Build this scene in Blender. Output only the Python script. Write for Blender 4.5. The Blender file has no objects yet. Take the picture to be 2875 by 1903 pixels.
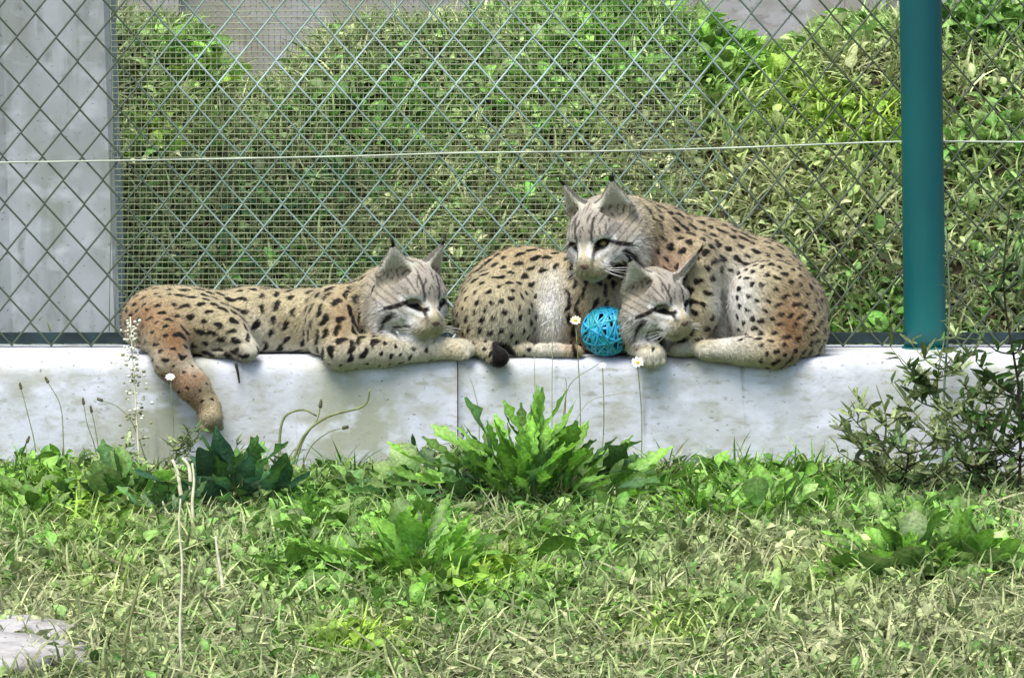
import bpy, math, random
import numpy as np
from mathutils import Vector, Matrix

random.seed(7)
rng = np.random.default_rng(11)
SC = bpy.context.scene
COL = SC.collection

# ------------------------------------------------------------------ camera, world, sun, exposure
ZT = 0.285                       # top of the low concrete wall
CAM = np.array([0.0, -12.0, ZT + 0.087 * 12.0])
PITCH = math.atan(0.087) - 53.5 / 14400.0
FPX, CX, CY = 14400.0, 1437.5, 951.5
cd = bpy.data.cameras.new('camera'); cd.sensor_width = 36.0; cd.lens = 36.0 * FPX / 2875.0
cd.clip_start = 0.1; cd.clip_end = 500.0
cam = bpy.data.objects.new('camera', cd); COL.objects.link(cam)
cam.location = CAM; cam.rotation_euler = (math.pi / 2 - PITCH, 0, 0)
SC.camera = cam
SC.render.resolution_x, SC.render.resolution_y = 1024, 677

SUN_DIR = Vector((-0.22, -0.40, 0.95)).normalized()      # towards the sun
w = bpy.data.worlds.new('World'); SC.world = w; w.use_nodes = True
nt = w.node_tree
bg = nt.nodes.get('Background') or nt.nodes.new('ShaderNodeBackground')
sky = nt.nodes.new('ShaderNodeTexSky'); sky.sky_type = 'NISHITA'; sky.sun_disc = False
sky.sun_elevation = math.asin(SUN_DIR.z); sky.sun_rotation = math.atan2(SUN_DIR.x, SUN_DIR.y)
sky.air_density = 1.0; sky.dust_density = 3.0; sky.ozone_density = 1.0
nt.links.new(sky.outputs[0], bg.inputs[0]); bg.inputs[1].default_value = 0.125
sl = bpy.data.lights.new('sun', 'SUN'); sl.energy = 2.7; sl.angle = math.radians(34); sl.color = (1.0, 0.96, 0.88)
so = bpy.data.objects.new('sun', sl); COL.objects.link(so)
so.rotation_euler = SUN_DIR.to_track_quat('Z', 'Y').to_euler(); so.location = (-4, -6, 10)
SC.view_settings.view_transform = 'Standard'; SC.view_settings.look = 'None'
SC.view_settings.gamma = 1.0; SC.view_settings.exposure = 0.80; SC.view_settings.use_curve_mapping = False

# ------------------------------------------------------------------ pixel <-> world helpers
_f = np.array([0, math.cos(PITCH), -math.sin(PITCH)]); _r = np.array([1.0, 0, 0]); _u = np.cross(_r, _f)
def W(px, py, y):
    """photo pixel on the plane Y=y"""
    d = _f + (px - CX) / FPX * _r - (py - CY) / FPX * _u
    return CAM + d * ((y - CAM[1]) / d[1])
def G(px, py, z=0.0):
    d = _f + (px - CX) / FPX * _r - (py - CY) / FPX * _u
    return CAM + d * ((z - CAM[2]) / d[2])
def PX(P):
    q = np.asarray(P) - CAM
    t = q @ _f
    return CX + (q @ _r) / t * FPX, CY - (q @ _u) / t * FPX
S = 1.0 / 1200.0                 # metres per photo pixel at the wall

# ------------------------------------------------------------------ object helpers
def thing(name, label, cat, loc=(0, 0, 0), group=None):
    o = bpy.data.objects.new(name, None); COL.objects.link(o)
    o.location = tuple(float(v) for v in loc); o.empty_display_size = 0.05
    return tag(o, label, cat, group)
def tag(o, label=None, cat=None, group=None, kind=None):
    if label: o['label'] = label
    if cat: o['category'] = cat
    if group: o['group'] = group
    if kind: o['kind'] = kind
    return o
def mk_mesh(name, V, faces, col=None, smooth=True):
    V = np.ascontiguousarray(V, dtype=np.float32)
    me = bpy.data.meshes.new(name)
    if not isinstance(faces, list): faces = [faces]
    loops = np.concatenate([f.reshape(-1) for f in faces]).astype(np.int32)
    starts = []; off = 0
    for f in faces:
        starts.append(off + np.arange(f.shape[0]) * f.shape[1]); off += f.size
    starts = np.concatenate(starts).astype(np.int32)
    me.vertices.add(len(V)); me.vertices.foreach_set('co', V.reshape(-1))
    me.loops.add(len(loops)); me.loops.foreach_set('vertex_index', loops)
    me.polygons.add(len(starts)); me.polygons.foreach_set('loop_start', starts)
    me.update(calc_edges=True); me.validate()
    me.polygons.foreach_set('use_smooth', np.full(len(me.polygons), smooth))
    if col is not None:
        a = me.color_attributes.new('Col', 'FLOAT_COLOR', 'POINT')
        c = np.ones((len(V), 4), np.float32); c[:, :3] = col
        a.data.foreach_set('color', c.reshape(-1))
    return me
def obj(name, me, mat=None, parent=None, loc=None):
    o = bpy.data.objects.new(name, me); COL.objects.link(o)
    if mat is not None and not me.materials: me.materials.append(mat)
    if parent is not None:
        o.parent = parent
    if loc is not None: o.location = tuple(float(v) for v in loc)
    return o
def wobj(name, V, faces, mat, parent, col=None, smooth=True):
    """mesh given in world space, child of an unrotated empty"""
    V = np.asarray(V, float)
    if parent is not None: V = V - np.array(parent.location)
    return obj(name, mk_mesh(name, V, faces, col, smooth), mat, parent)

def tube(pts, rad, n=6, caps=True):
    pts = np.asarray(pts, float); m = len(pts); rad = np.broadcast_to(np.asarray(rad, float), (m,))
    t = np.gradient(pts, axis=0); t /= np.linalg.norm(t, axis=1)[:, None] + 1e-12
    ref = np.array([0.13, 1.0, 0.09]);
    a = np.cross(t, ref); bad = np.linalg.norm(a, axis=1) < 0.2
    a[bad] = np.cross(t[bad], [1.0, 0, 0.0]); a /= np.linalg.norm(a, axis=1)[:, None]
    b = np.cross(t, a)
    th = np.arange(n) / n * 2 * math.pi
    V = pts[:, None, :] + rad[:, None, None] * (np.cos(th)[None, :, None] * a[:, None, :] + np.sin(th)[None, :, None] * b[:, None, :])
    V = V.reshape(-1, 3)
    i = np.arange(m - 1)[:, None] * n; j = np.arange(n)[None, :]; j2 = (j + 1) % n
    F = np.stack([i + j, i + j2, i + n + j2, i + n + j], -1).reshape(-1, 4)
    fs = [F]
    if caps:
        fs.append(np.array([list(range(n))[::-1], [(m - 1) * n + k for k in range(n)]]))
    return V, fs
def merge(parts):
    Vs, by = [], {}; off = 0
    for V, fs in parts:
        for f in (fs if isinstance(fs, list) else [fs]): by.setdefault(f.shape[1], []).append(f + off)
        Vs.append(V); off += len(V)
    return np.concatenate(Vs), [np.concatenate(v) for v in by.values()]
def smoothpath(pts, n=5):
    pts = np.asarray(pts, float); out = []
    P = np.vstack([2 * pts[0] - pts[1], pts, 2 * pts[-1] - pts[-2]])
    for i in range(1, len(P) - 2):
        for k in range(n):
            t = k / n; p0, p1, p2, p3 = P[i - 1:i + 3]
            out.append(0.5 * ((2 * p1) + (-p0 + p2) * t + (2 * p0 - 5 * p1 + 4 * p2 - p3) * t * t + (-p0 + 3 * p1 - 3 * p2 + p3) * t ** 3))
    out.append(pts[-1]); return np.array(out)
def box(c, h):
    c = np.array(c, float); h = np.array(h, float)
    s = np.array([[-1,-1,-1],[1,-1,-1],[1,1,-1],[-1,1,-1],[-1,-1,1],[1,-1,1],[1,1,1],[-1,1,1]])
    return c + s * h, np.array([[0,3,2,1],[4,5,6,7],[0,1,5,4],[1,2,6,5],[2,3,7,6],[3,0,4,7]])
def ell(c, r, nu=12, nv=8):
    V = [[0, 0, 1]]
    for i in range(1, nv):
        for j in range(nu):
            a = math.pi * i / nv; b = 2 * math.pi * j / nu
            V.append([math.sin(a) * math.cos(b), math.sin(a) * math.sin(b), math.cos(a)])
    V.append([0, 0, -1]); V = np.array(V); q = []; t = []
    for j in range(nu):
        t.append([0, 1 + j, 1 + (j + 1) % nu]); last = len(V) - 1; o = 1 + (nv - 2) * nu
        t.append([last, o + (j + 1) % nu, o + j])
        for i in range(nv - 2):
            p = 1 + i * nu; q.append([p + j, p + nu + j, p + nu + (j + 1) % nu, p + (j + 1) % nu])
    return V * np.array(r) + np.array(c), [np.array(q), np.array(t)]
def vnoise(x, y, s=1.0, seed=0.0):
    x = x * s + seed * 1.7; y = y * s - seed * 2.3
    return (np.sin(x * 1.3 + 1.7 * np.sin(y * .9 + seed)) + np.sin(y * 1.7 + 1.3 * np.sin(x * 1.1 + 2 * seed)) + .6 * np.sin(2.9 * x + 2.1 * y + seed) + .5 * np.sin(4.3 * y - 3.1 * x)) / 3.1

# ------------------------------------------------------------------ materials
def nodes(name):
    m = bpy.data.materials.new(name); m.use_nodes = True; t = m.node_tree
    return m, t, t.nodes['Principled BSDF'], t.nodes['Material Output']
def noise_mix(t, scale, c1, c2, lo=0.35, hi=0.65, detail=6, coord='Object', stretch=None, seed=0.0):
    tc = t.nodes.new('ShaderNodeTexCoord'); mp = t.nodes.new('ShaderNodeMapping')
    if stretch: mp.inputs['Scale'].default_value = stretch
    mp.inputs['Location'].default_value = (seed, seed * .7, seed * 1.3)
    n = t.nodes.new('ShaderNodeTexNoise'); n.inputs['Scale'].default_value = scale; n.inputs['Detail'].default_value = detail
    r = t.nodes.new('ShaderNodeMapRange'); r.inputs[1].default_value = lo; r.inputs[2].default_value = hi
    mx = t.nodes.new('ShaderNodeMix'); mx.data_type = 'RGBA'
    t.links.new(tc.outputs[coord], mp.inputs[0]); t.links.new(mp.outputs[0], n.inputs['Vector'])
    t.links.new(n.outputs['Fac'], r.inputs[0]); t.links.new(r.outputs[0], mx.inputs[0])
    for k, c in ((6, c1), (7, c2)):
        if isinstance(c, tuple): mx.inputs[k].default_value = (*c, 1)
        else: t.links.new(c, mx.inputs[k])
    return mx.outputs[2], n
def bump(t, b, height, strength, dist):
    n = t.nodes.new('ShaderNodeBump'); n.inputs['Strength'].default_value = strength; n.inputs['Distance'].default_value = dist
    t.links.new(height, n.inputs['Height']); t.links.new(n.outputs[0], b.inputs['Normal'])
def mat_simple(name, c, rough=0.6, spec=0.3, var=0.0, scale=30, metallic=0.0):
    m, t, b, o = nodes(name)
    b.inputs['Roughness'].default_value = rough; b.inputs['Specular IOR Level'].default_value = spec; b.inputs['Metallic'].default_value = metallic
    if var:
        out, n = noise_mix(t, scale, tuple(v * (1 - var) for v in c), tuple(min(1, v * (1 + var)) for v in c))
        t.links.new(out, b.inputs['Base Color'])
    else: b.inputs['Base Color'].default_value = (*c, 1)
    return m
def mat_concrete(name, c1, c2, stain, algae, pit=0.5, sx=1.0, patch=.55, sz=1.7):
    m, t, b, o = nodes(name)
    a, n1 = noise_mix(t, 4.5, c1, c2, .40, .60, 8)
    a, n2 = noise_mix(t, 13, a, stain, .50, .68, 10, stretch=(1, 1, sz), seed=3.1)
    a, n7 = noise_mix(t, 34, a, tuple(v * .86 for v in stain), .56, .70, 6, stretch=(.7, 1, sz * 1.1), seed=31)
    a, n3 = noise_mix(t, 3.0, a, algae, patch - .08, patch + .14, 10, stretch=(1.6 * sx, 1, 0.9), seed=8)
    a, n6 = noise_mix(t, 11, a, tuple(min(1, v * 1.12) for v in c1), .54, .70, 9, stretch=(1, 1, 1.5), seed=21)
    a, n4 = noise_mix(t, 80, a, tuple(v * .5 for v in stain), .66, .73, 2, stretch=(1, 1, 1.7), seed=5)
    a, n5 = noise_mix(t, 9, a, tuple(v * .62 for v in algae), .64, .80, 6, stretch=(3.0, 1, .25), seed=15)
    t.links.new(a, b.inputs['Base Color']); b.inputs['Roughness'].default_value = 0.9; b.inputs['Specular IOR Level'].default_value = .2
    bn = t.nodes.new('ShaderNodeTexNoise'); bn.inputs['Scale'].default_value = 60; bn.inputs['Detail'].default_value = 8
    tc = t.nodes.new('ShaderNodeTexCoord'); t.links.new(tc.outputs['Object'], bn.inputs['Vector'])
    bump(t, b, bn.outputs['Fac'], pit, 0.0022)
    return m
def mat_attr(name, rough=0.6, spec=0.25, trans=0.0, sheen=0.0, objrand=0.0):
    m, t, b, o = nodes(name)
    at = t.nodes.new('ShaderNodeAttribute'); at.attribute_name = 'Col'
    src = at.outputs['Color']
    if objrand:
        oi = t.nodes.new('ShaderNodeObjectInfo'); hs = t.nodes.new('ShaderNodeHueSaturation')
        r = t.nodes.new('ShaderNodeMapRange'); r.inputs[3].default_value = 1 - objrand; r.inputs[4].default_value = 1 + objrand
        t.links.new(oi.outputs['Random'], r.inputs[0]); t.links.new(r.outputs[0], hs.inputs['Value']); t.links.new(src, hs.inputs['Color'])
        src = hs.outputs[0]
    if trans:
        tc = t.nodes.new('ShaderNodeNewGeometry'); nz = t.nodes.new('ShaderNodeTexNoise'); nz.inputs['Scale'].default_value = 130; nz.inputs['Detail'].default_value = 5
        t.links.new(tc.outputs['Position'], nz.inputs['Vector']); r = t.nodes.new('ShaderNodeMapRange'); r.inputs[1].default_value = .3; r.inputs[2].default_value = .7; r.inputs[3].default_value = .62; r.inputs[4].default_value = 1.38
        t.links.new(nz.outputs['Fac'], r.inputs[0]); h2 = t.nodes.new('ShaderNodeHueSaturation'); t.links.new(r.outputs[0], h2.inputs['Value']); t.links.new(src, h2.inputs['Color']); src = h2.outputs[0]
        bump(t, b, nz.outputs['Fac'], .6, .004)
    t.links.new(src, b.inputs['Base Color']); b.inputs['Roughness'].default_value = rough; b.inputs['Specular IOR Level'].default_value = spec
    if sheen: b.inputs['Sheen Weight'].default_value = sheen; b.inputs['Sheen Roughness'].default_value = .4
    if trans:
        tr = t.nodes.new('ShaderNodeBsdfTranslucent'); t.links.new(src, tr.inputs[0]); mx = t.nodes.new('ShaderNodeMixShader'); mx.inputs[0].default_value = trans
        t.links.new(b.outputs[0], mx.inputs[1]); t.links.new(tr.outputs[0], mx.inputs[2]); t.links.new(mx.outputs[0], o.inputs[0])
    return m
M_LEAF = mat_attr('leaf_green', .45, .35, .30)
M_PLANT = mat_attr('plant_leaf', .42, .4, .28, objrand=.5)
M_FUR = mat_attr('lynx_fur', .85, .12, 0, .15)
M_WALL = mat_concrete('concrete_white_weathered', (.62, .65, .74), (.54, .57, .61), (.45, .46, .43), (.39, .41, .33), .6)
M_PILLAR = mat_concrete('concrete_grey_streaked', (.44, .48, .50), (.35, .385, .395), (.30, .32, .31), (.29, .325, .29), .35, 1.6, .55, .22)
M_FARWALL = mat_concrete('concrete_far', (.40, .41, .42), (.34, .34, .34), (.3, .3, .28), (.3, .29, .25), .3)
M_SOIL = mat_simple('soil_brown', (.05, .042, .025), .95, .1, .5, 25)
M_STONE = mat_concrete('stone_pale', (.42, .41, .40), (.30, .29, .28), (.22, .21, .2), (.27, .27, .22), .9)
M_NOSE = mat_simple('lynx_nose_pinkbrown', (.10, .055, .045), .4, .5)
M_EYE = mat_simple('lynx_eye_amber', (.11, .085, .03), .12, .5)
M_PUPIL = mat_simple('lynx_pupil_black', (.004, .004, .004), .05, .6)
M_BLACKHAIR = mat_simple('black_hair', (.012, .011, .010), .7, .2)
M_WHISK = mat_simple('whisker_white', (.75, .74, .70), .5, .3)
M_RAIL = mat_simple('rail_dark_green', (.012, .03, .032), .5, .4, .4, 20)
M_STEM_D = mat_simple('stem_dark', (.035, .03, .018), .8, .2, .3, 40)
M_STEM_G = mat_simple('stem_olive', (.20, .23, .09), .7, .2, .3, 40)
M_STEM_P = mat_simple('stem_pale_dry', (.72, .70, .50), .8, .2, .25, 40)
M_BUD = mat_simple('bud_brown_green', (.10, .10, .05), .8, .2, .4, 60)
M_PETAL = mat_simple('petal_white', (.80, .80, .74), .6, .2)
M_YEL = mat_simple('flower_yellow', (.75, .60, .05), .6, .2)
M_PINK = mat_simple('petal_pink', (.62, .10, .25), .6, .2)

def mat_post():
    m, t, b, o = nodes('post_teal_paint')
    a, n1 = noise_mix(t, 6, (.002, .075, .085), (.004, .105, .100), .35, .65, 6, stretch=(1, 1, .3))
    a, n2 = noise_mix(t, 28, a, (.02, .13, .125), .66, .80, 6, stretch=(1, 1, .35), seed=4)
    t.links.new(a, b.inputs['Base Color']); b.inputs['Roughness'].default_value = .42; b.inputs['Specular IOR Level'].default_value = .4
    bump(t, b, n2.outputs['Fac'], .15, .002); return m
M_POST = mat_post()
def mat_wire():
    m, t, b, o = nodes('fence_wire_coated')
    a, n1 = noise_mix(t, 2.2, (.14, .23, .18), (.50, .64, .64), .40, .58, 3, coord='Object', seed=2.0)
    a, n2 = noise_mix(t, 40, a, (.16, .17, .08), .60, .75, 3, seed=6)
    # painted light: wire colour carries pale highlights mid fence, darker near post and pillar
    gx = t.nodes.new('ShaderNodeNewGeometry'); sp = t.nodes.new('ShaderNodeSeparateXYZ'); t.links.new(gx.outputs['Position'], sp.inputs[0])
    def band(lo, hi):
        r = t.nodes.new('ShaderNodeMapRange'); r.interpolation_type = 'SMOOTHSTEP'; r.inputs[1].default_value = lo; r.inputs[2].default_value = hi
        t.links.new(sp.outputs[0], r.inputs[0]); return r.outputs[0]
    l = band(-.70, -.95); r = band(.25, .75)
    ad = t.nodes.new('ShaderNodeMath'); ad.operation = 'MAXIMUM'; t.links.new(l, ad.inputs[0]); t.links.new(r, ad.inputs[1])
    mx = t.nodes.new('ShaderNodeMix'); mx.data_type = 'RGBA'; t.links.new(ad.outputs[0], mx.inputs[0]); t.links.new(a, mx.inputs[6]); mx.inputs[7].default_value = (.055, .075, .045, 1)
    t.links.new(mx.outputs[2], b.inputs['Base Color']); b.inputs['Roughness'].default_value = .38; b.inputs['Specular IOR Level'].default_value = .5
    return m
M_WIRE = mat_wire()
M_FINE = mat_simple('fine_mesh_wire', (.36, .41, .25), .5, .4, .35, 12)
M_TENS = mat_simple('tension_wire', (.40, .46, .36), .4, .5, .3, 10)
def mat_cane():
    m, t, b, o = nodes('cane_blue')
    a, n = noise_mix(t, 40, (.01, .24, .46), (.04, .46, .66), .35, .65, 4)
    oi = t.nodes.new('ShaderNodeObjectInfo'); hs = t.nodes.new('ShaderNodeHueSaturation'); r = t.nodes.new('ShaderNodeMapRange')
    r.inputs[3].default_value = .55; r.inputs[4].default_value = 1.3
    t.links.new(oi.outputs['Random'], r.inputs[0]); t.links.new(r.outputs[0], hs.inputs['Value'])
    r2 = t.nodes.new('ShaderNodeMapRange'); r2.inputs[3].default_value = .46; r2.inputs[4].default_value = .52
    t.links.new(oi.outputs['Random'], r2.inputs[0]); t.links.new(r2.outputs[0], hs.inputs['Hue'])
    t.links.new(a, hs.inputs['Color']); t.links.new(hs.outputs[0], b.inputs['Base Color']); b.inputs['Roughness'].default_value = .45
    return m
M_CANE = mat_cane()

# ------------------------------------------------------------------ ground, one sheet: meadow in front, bank behind the wall
def H(x, y):
    x = np.asarray(x, float); y = np.asarray(y, float)
    front = .012 * vnoise(x, y, 3.0, 1) + .010 * vnoise(x, y, 9.0, 2)
    s = np.clip((y - .38) / 1.5, 0, 1)
    crest = 1.00 + .03 * vnoise(x, y * 0, 2.2, 5)
    dip = .20 * np.exp(-((x + .72) / .17) ** 2) + .15 * np.exp(-((x - .70) / .20) ** 2)
    back = .17 + (crest - dip * np.clip((s - .5) * 2, 0, 1) - .17) * (s ** .92) + .02 * vnoise(x, y, 5, 3) + .010 * vnoise(x, y, 13, 7)
    t = np.clip((y - .12) / .14, 0, 1); t = t * t * (3 - 2 * t)
    return front * (1 - t) + back * t
def axis(lo, hi, step, far):
    core = np.arange(lo, hi + 1e-6, step); out = []; d = step; v = hi
    while v < far: d *= 1.45; v += d; out.append(v)
    neg = []; d = step; v = lo
    while v > -far: d *= 1.45; v -= d; neg.append(v)
    return np.concatenate([neg[::-1], core, out])
gx, gy = axis(-2.2, 2.2, .045, 90), axis(-4.2, 2.6, .045, 90)
XX, YY = np.meshgrid(gx, gy, indexing='ij'); ZZ = H(XX, YY)
nx, ny = XX.shape; I = np.arange(nx * ny).reshape(nx, ny)
F = np.stack([I[:-1, :-1], I[1:, :-1], I[1:, 1:], I[:-1, 1:]], -1).reshape(-1, 4)
ground = obj('ground', mk_mesh('ground', np.stack([XX, YY, ZZ], -1).reshape(-1, 3), F), M_SOIL); tag(ground, 'brown soil under the meadow and the bank', kind='structure')

# ------------------------------------------------------------------ low concrete wall of cast blocks
WALL_D = .40
wall = thing('concrete_wall', 'low whitish concrete wall with a stained face carrying the fence', 'wall', (0, 0, 0))
def block(x0, x1, seed):
    """box skin with worn arrises: a profile swept along x"""
    n = max(8, int((x1 - x0) / .02)); xs = np.linspace(x0, x1, n)
    prof = [(0, -.12), (0, .05), (0, .13), (0, .20), (0, .245), (.001, .262), (.005, .273), (.012, .281), (.024, .2848), (.05, .2855), (.12, .285), (.25, .285), (.37, .285), (.39, .28), (.40, .26), (.40, -.12)]
    P = []
    for x in xs:
        e = .004 * vnoise(np.float64(x), 0, 14, seed) + .003 * vnoise(np.float64(x), 0, 45, seed + 2); ed = 1 + 1.2 * max(0, float(vnoise(np.float64(x), 0, 7, seed + 4)))
        for k, (y, z) in enumerate(prof):
            yy, zz = y, z
            if 4 <= k <= 8: yy = y * ed + (.002 * float(vnoise(np.float64(x), z * 8, 40, seed))); zz = z - (e + .004) * .5 * ed * (1 if 5 <= k <= 7 else .4)
            if 1 <= k <= 3: yy = y + .0015 * float(vnoise(np.float64(x), z * 3, 6, seed))
            P.append((x, yy, zz))
    m = len(prof); P = np.array(P); i = np.arange(n - 1)[:, None] * m; j = np.arange(m - 1)[None]
    F = np.stack([i + j, i + m + j, i + m + j + 1, i + j + 1], -1).reshape(-1, 4)
    return P, [F, np.array([list(range(m))[::-1], [(n - 1) * m + k for k in range(m)]])]
joints = [W(q, 1100, 0)[0] for q in (-2030, -925, 1285, 3490, 4800)]
for k in range(len(joints) - 1):
    V, F = block(joints[k] + .0011, joints[k + 1] - .0011, k * 1.7 + .4)
    wobj('wall_block', V, F, M_WALL, wall)

# ------------------------------------------------------------------ concrete pillar behind the fence on the left, far wall on the bank
FY = .285                        # depth of the chain-link fence
pil = thing('concrete_pillar', 'tall grey concrete pillar with dark stain behind the chain link fence', 'pillar', (W(0, 950, .46)[0], .46, .2))
yb = .46; pr = W(335, 950, yb); pt = W(303, 0, yb); slope = (pt[0] - pr[0]) / (pt[2] - pr[2])
x1 = pr[0]; x0 = x1 - .62; z0 = .10; z1 = 2.3; V = []
for z in np.linspace(z0, z1, 24):
    sx = slope * (z - pr[2])
    for (u, v) in ((x0, 0), (x0 + .33, .0), (x0 + .36, .012), (x1 - .012, .012), (x1, .024), (x1, .24), (x0, .24)):
        V.append((u + sx, yb + v, z))
m = 7; i = np.arange(23)[:, None] * m; j = np.arange(m)[None]; j2 = (j + 1) % m
F = np.stack([i + j, i + j2, i + m + j2, i + m + j], -1).reshape(-1, 4)
wobj('shaft', V, [F, np.array([list(range(m))[::-1], [23 * m + k for k in range(m)]])], M_PILLAR, pil, smooth=False)
cp = box((x0 + .31 + slope * 2.1, yb + .12, 2.345), (.34, .15, .045)); wobj('cap', *cp, M_PILLAR, pil, smooth=False)

fw = thing('far_concrete_wall', 'plain grey concrete wall seen over the top of the bank', 'wall', (0, 3.4, .8))
for k in range(5):
    V, F = box((-4.2 + k * 2.1, 3.4, 1.35), (1.045, .07, .75)); wobj('wall_panel', V, F, M_FARWALL, fw, smooth=False)
for k in range(6):
    V, F = box((-5.25 + k * 2.1, 3.36, 1.4), (.06, .1, .8)); wobj('wall_pier', V, F, M_FARWALL, fw, smooth=False)

# ------------------------------------------------------------------ chain-link fence
fence = thing('chain_link_fence', 'green coated chain link fence standing on the concrete wall behind the lynxes', 'fence', (0, FY, ZT))
pxm = (12 + FY) / 14400.0; p = 111.5 * pxm; q = 133.5 * pxm; skew = -14.5 / 350.0
nz = 26; z_low = W(0, 975, FY)[2] + .004
def zig(phase):
    pts = []
    for k in range(nz * 2):
        z = z_low + k * q / 2 * .5 * 2 / 1.0
        r = (k + phase) % 2
        x = (p / 2 if r else 0.0) * 1.03; yo = .0022 if r else -.0022
        pts.append((x, yo, z))
    # rounded knuckles
    out = []
    for k in range(len(pts)):
        a = np.array(pts[k])
        if k > 0: out.append(a + (np.array(pts[k - 1]) - a) * .07 + [0, -.001, 0])
        out.append(a)
        if k < len(pts) - 1: out.append(a + (np.array(pts[k + 1]) - a) * .07 + [0, .001, 0])
    out = np.array(out); out[:, 0] += skew * (out[:, 2] - ZT); out[:, 2] -= ZT
    return out
zm = [mk_mesh('fence_wire', *tube(zig(ph), .0026, 5)) for ph in (0, 1)]
xa = W(98, 32, FY)[0] - skew * (W(98, 32, FY)[2] - ZT)
kz = round((W(98, 32, FY)[2] - z_low) / (q / 2))
nleft = 20
for i in range(-nleft, 52):
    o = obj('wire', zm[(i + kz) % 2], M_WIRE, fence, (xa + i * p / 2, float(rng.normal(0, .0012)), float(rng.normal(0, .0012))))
# tension wires
tw = [W(-700, 465, FY - .006), W(0, 457, FY - .006), W(900, 441, FY - .006), W(1300, 430, FY - .006), W(1750, 424, FY - .006), W(2100, 414, FY - .006), W(2535, 398, FY - .006), W(2900, 399, FY - .006), W(3500, 396, FY - .006)]
V, F = tube(smoothpath(tw, 4), .0023, 6); wobj('tension_wire', V, F, M_TENS, fence)
tw = [W(x, -560 - x * .02, FY - .006) for x in (-700, 500, 1500, 2540, 3500)]
V, F = tube(tw, .0023, 6); wobj('tension_wire', V, F, M_TENS, fence)
V, F = box((.2, FY + .020, ZT + .022), (2.3, .010, .013)); wobj('bottom_rail', V, F, M_RAIL, fence, smooth=False)

# fine welded mesh behind the chain link
fm = thing('welded_mesh_panel', 'fine square welded wire mesh fixed behind the chain link fence', 'mesh', (W(1120, 500, .325)[0], .325, ZT))
x0, x1 = W(318, 500, .325)[0], W(1965, 500, .325)[0]; pit = 16.8 * S; nzv = int(1.15 / pit); z0 = ZT + .035
n_h = nzv; lean = slope * .8
hl = (x1 - x0) / 2; hmesh = mk_mesh('mesh_wire_level', *tube([(-hl, 0, 0), (-hl * .3, .0004, .0006), (hl * .4, -.0004, -.0005), (hl, 0, 0)], .00105, 4))
hv = nzv * pit / 2; vmesh = mk_mesh('mesh_wire_upright', *tube([(-lean * -hv, 0, -hv), (0, .0003, 0), (lean * hv, 0, hv)], .00105, 4))
for k in range(nzv + 1):
    z = z0 + k * pit
    obj('wire', hmesh, M_FINE, fm, ((x0 + x1) / 2 + lean * (z - z0 - hv) - fm.location.x, 0, z - ZT))
k = 0; x = x0
while x <= x1:
    obj('wire', vmesh, M_FINE, fm, (x - fm.location.x, .0022, z0 + hv - ZT)); x += pit

# teal steel post
pb = W(2603, 984, .215); ptp = W(2590, 0, .215); lean_p = (ptp[0] - pb[0]) / (ptp[2] - pb[2]); R = 59.5 * S * 1.018
post = thing('fence_post', 'thick round teal painted steel post standing on the wall', 'post', (pb[0], .215 + .06, ZT))
zs = np.linspace(0, 1.75, 36)
V, F = tube([(lean_p * z, 0, z) for z in zs], [R * (1 + .006 * math.sin(9 * z)) for z in zs], 32)
obj('tube', mk_mesh('post_tube', V, F), M_POST, post)
V, F = ell((lean_p * 1.755, 0, 1.755), (R * 1.05, R * 1.05, .03), 24, 8); obj('cap', mk_mesh('post_cap', V, F), M_POST, post)
for zc in (1.2,):
    V, F = tube([(lean_p * zc, 0, zc - .006), (lean_p * zc, 0, zc + .006)], R * 1.035, 32); 
    o = obj('wire_clip', mk_mesh('post_clip', V, F), M_POST, post)
V, F = tube([(0, 0, -.003), (0, 0, .004)], R * 1.12, 32); obj('base_collar', mk_mesh('post_collar', V, F), M_POST, post)

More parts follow.
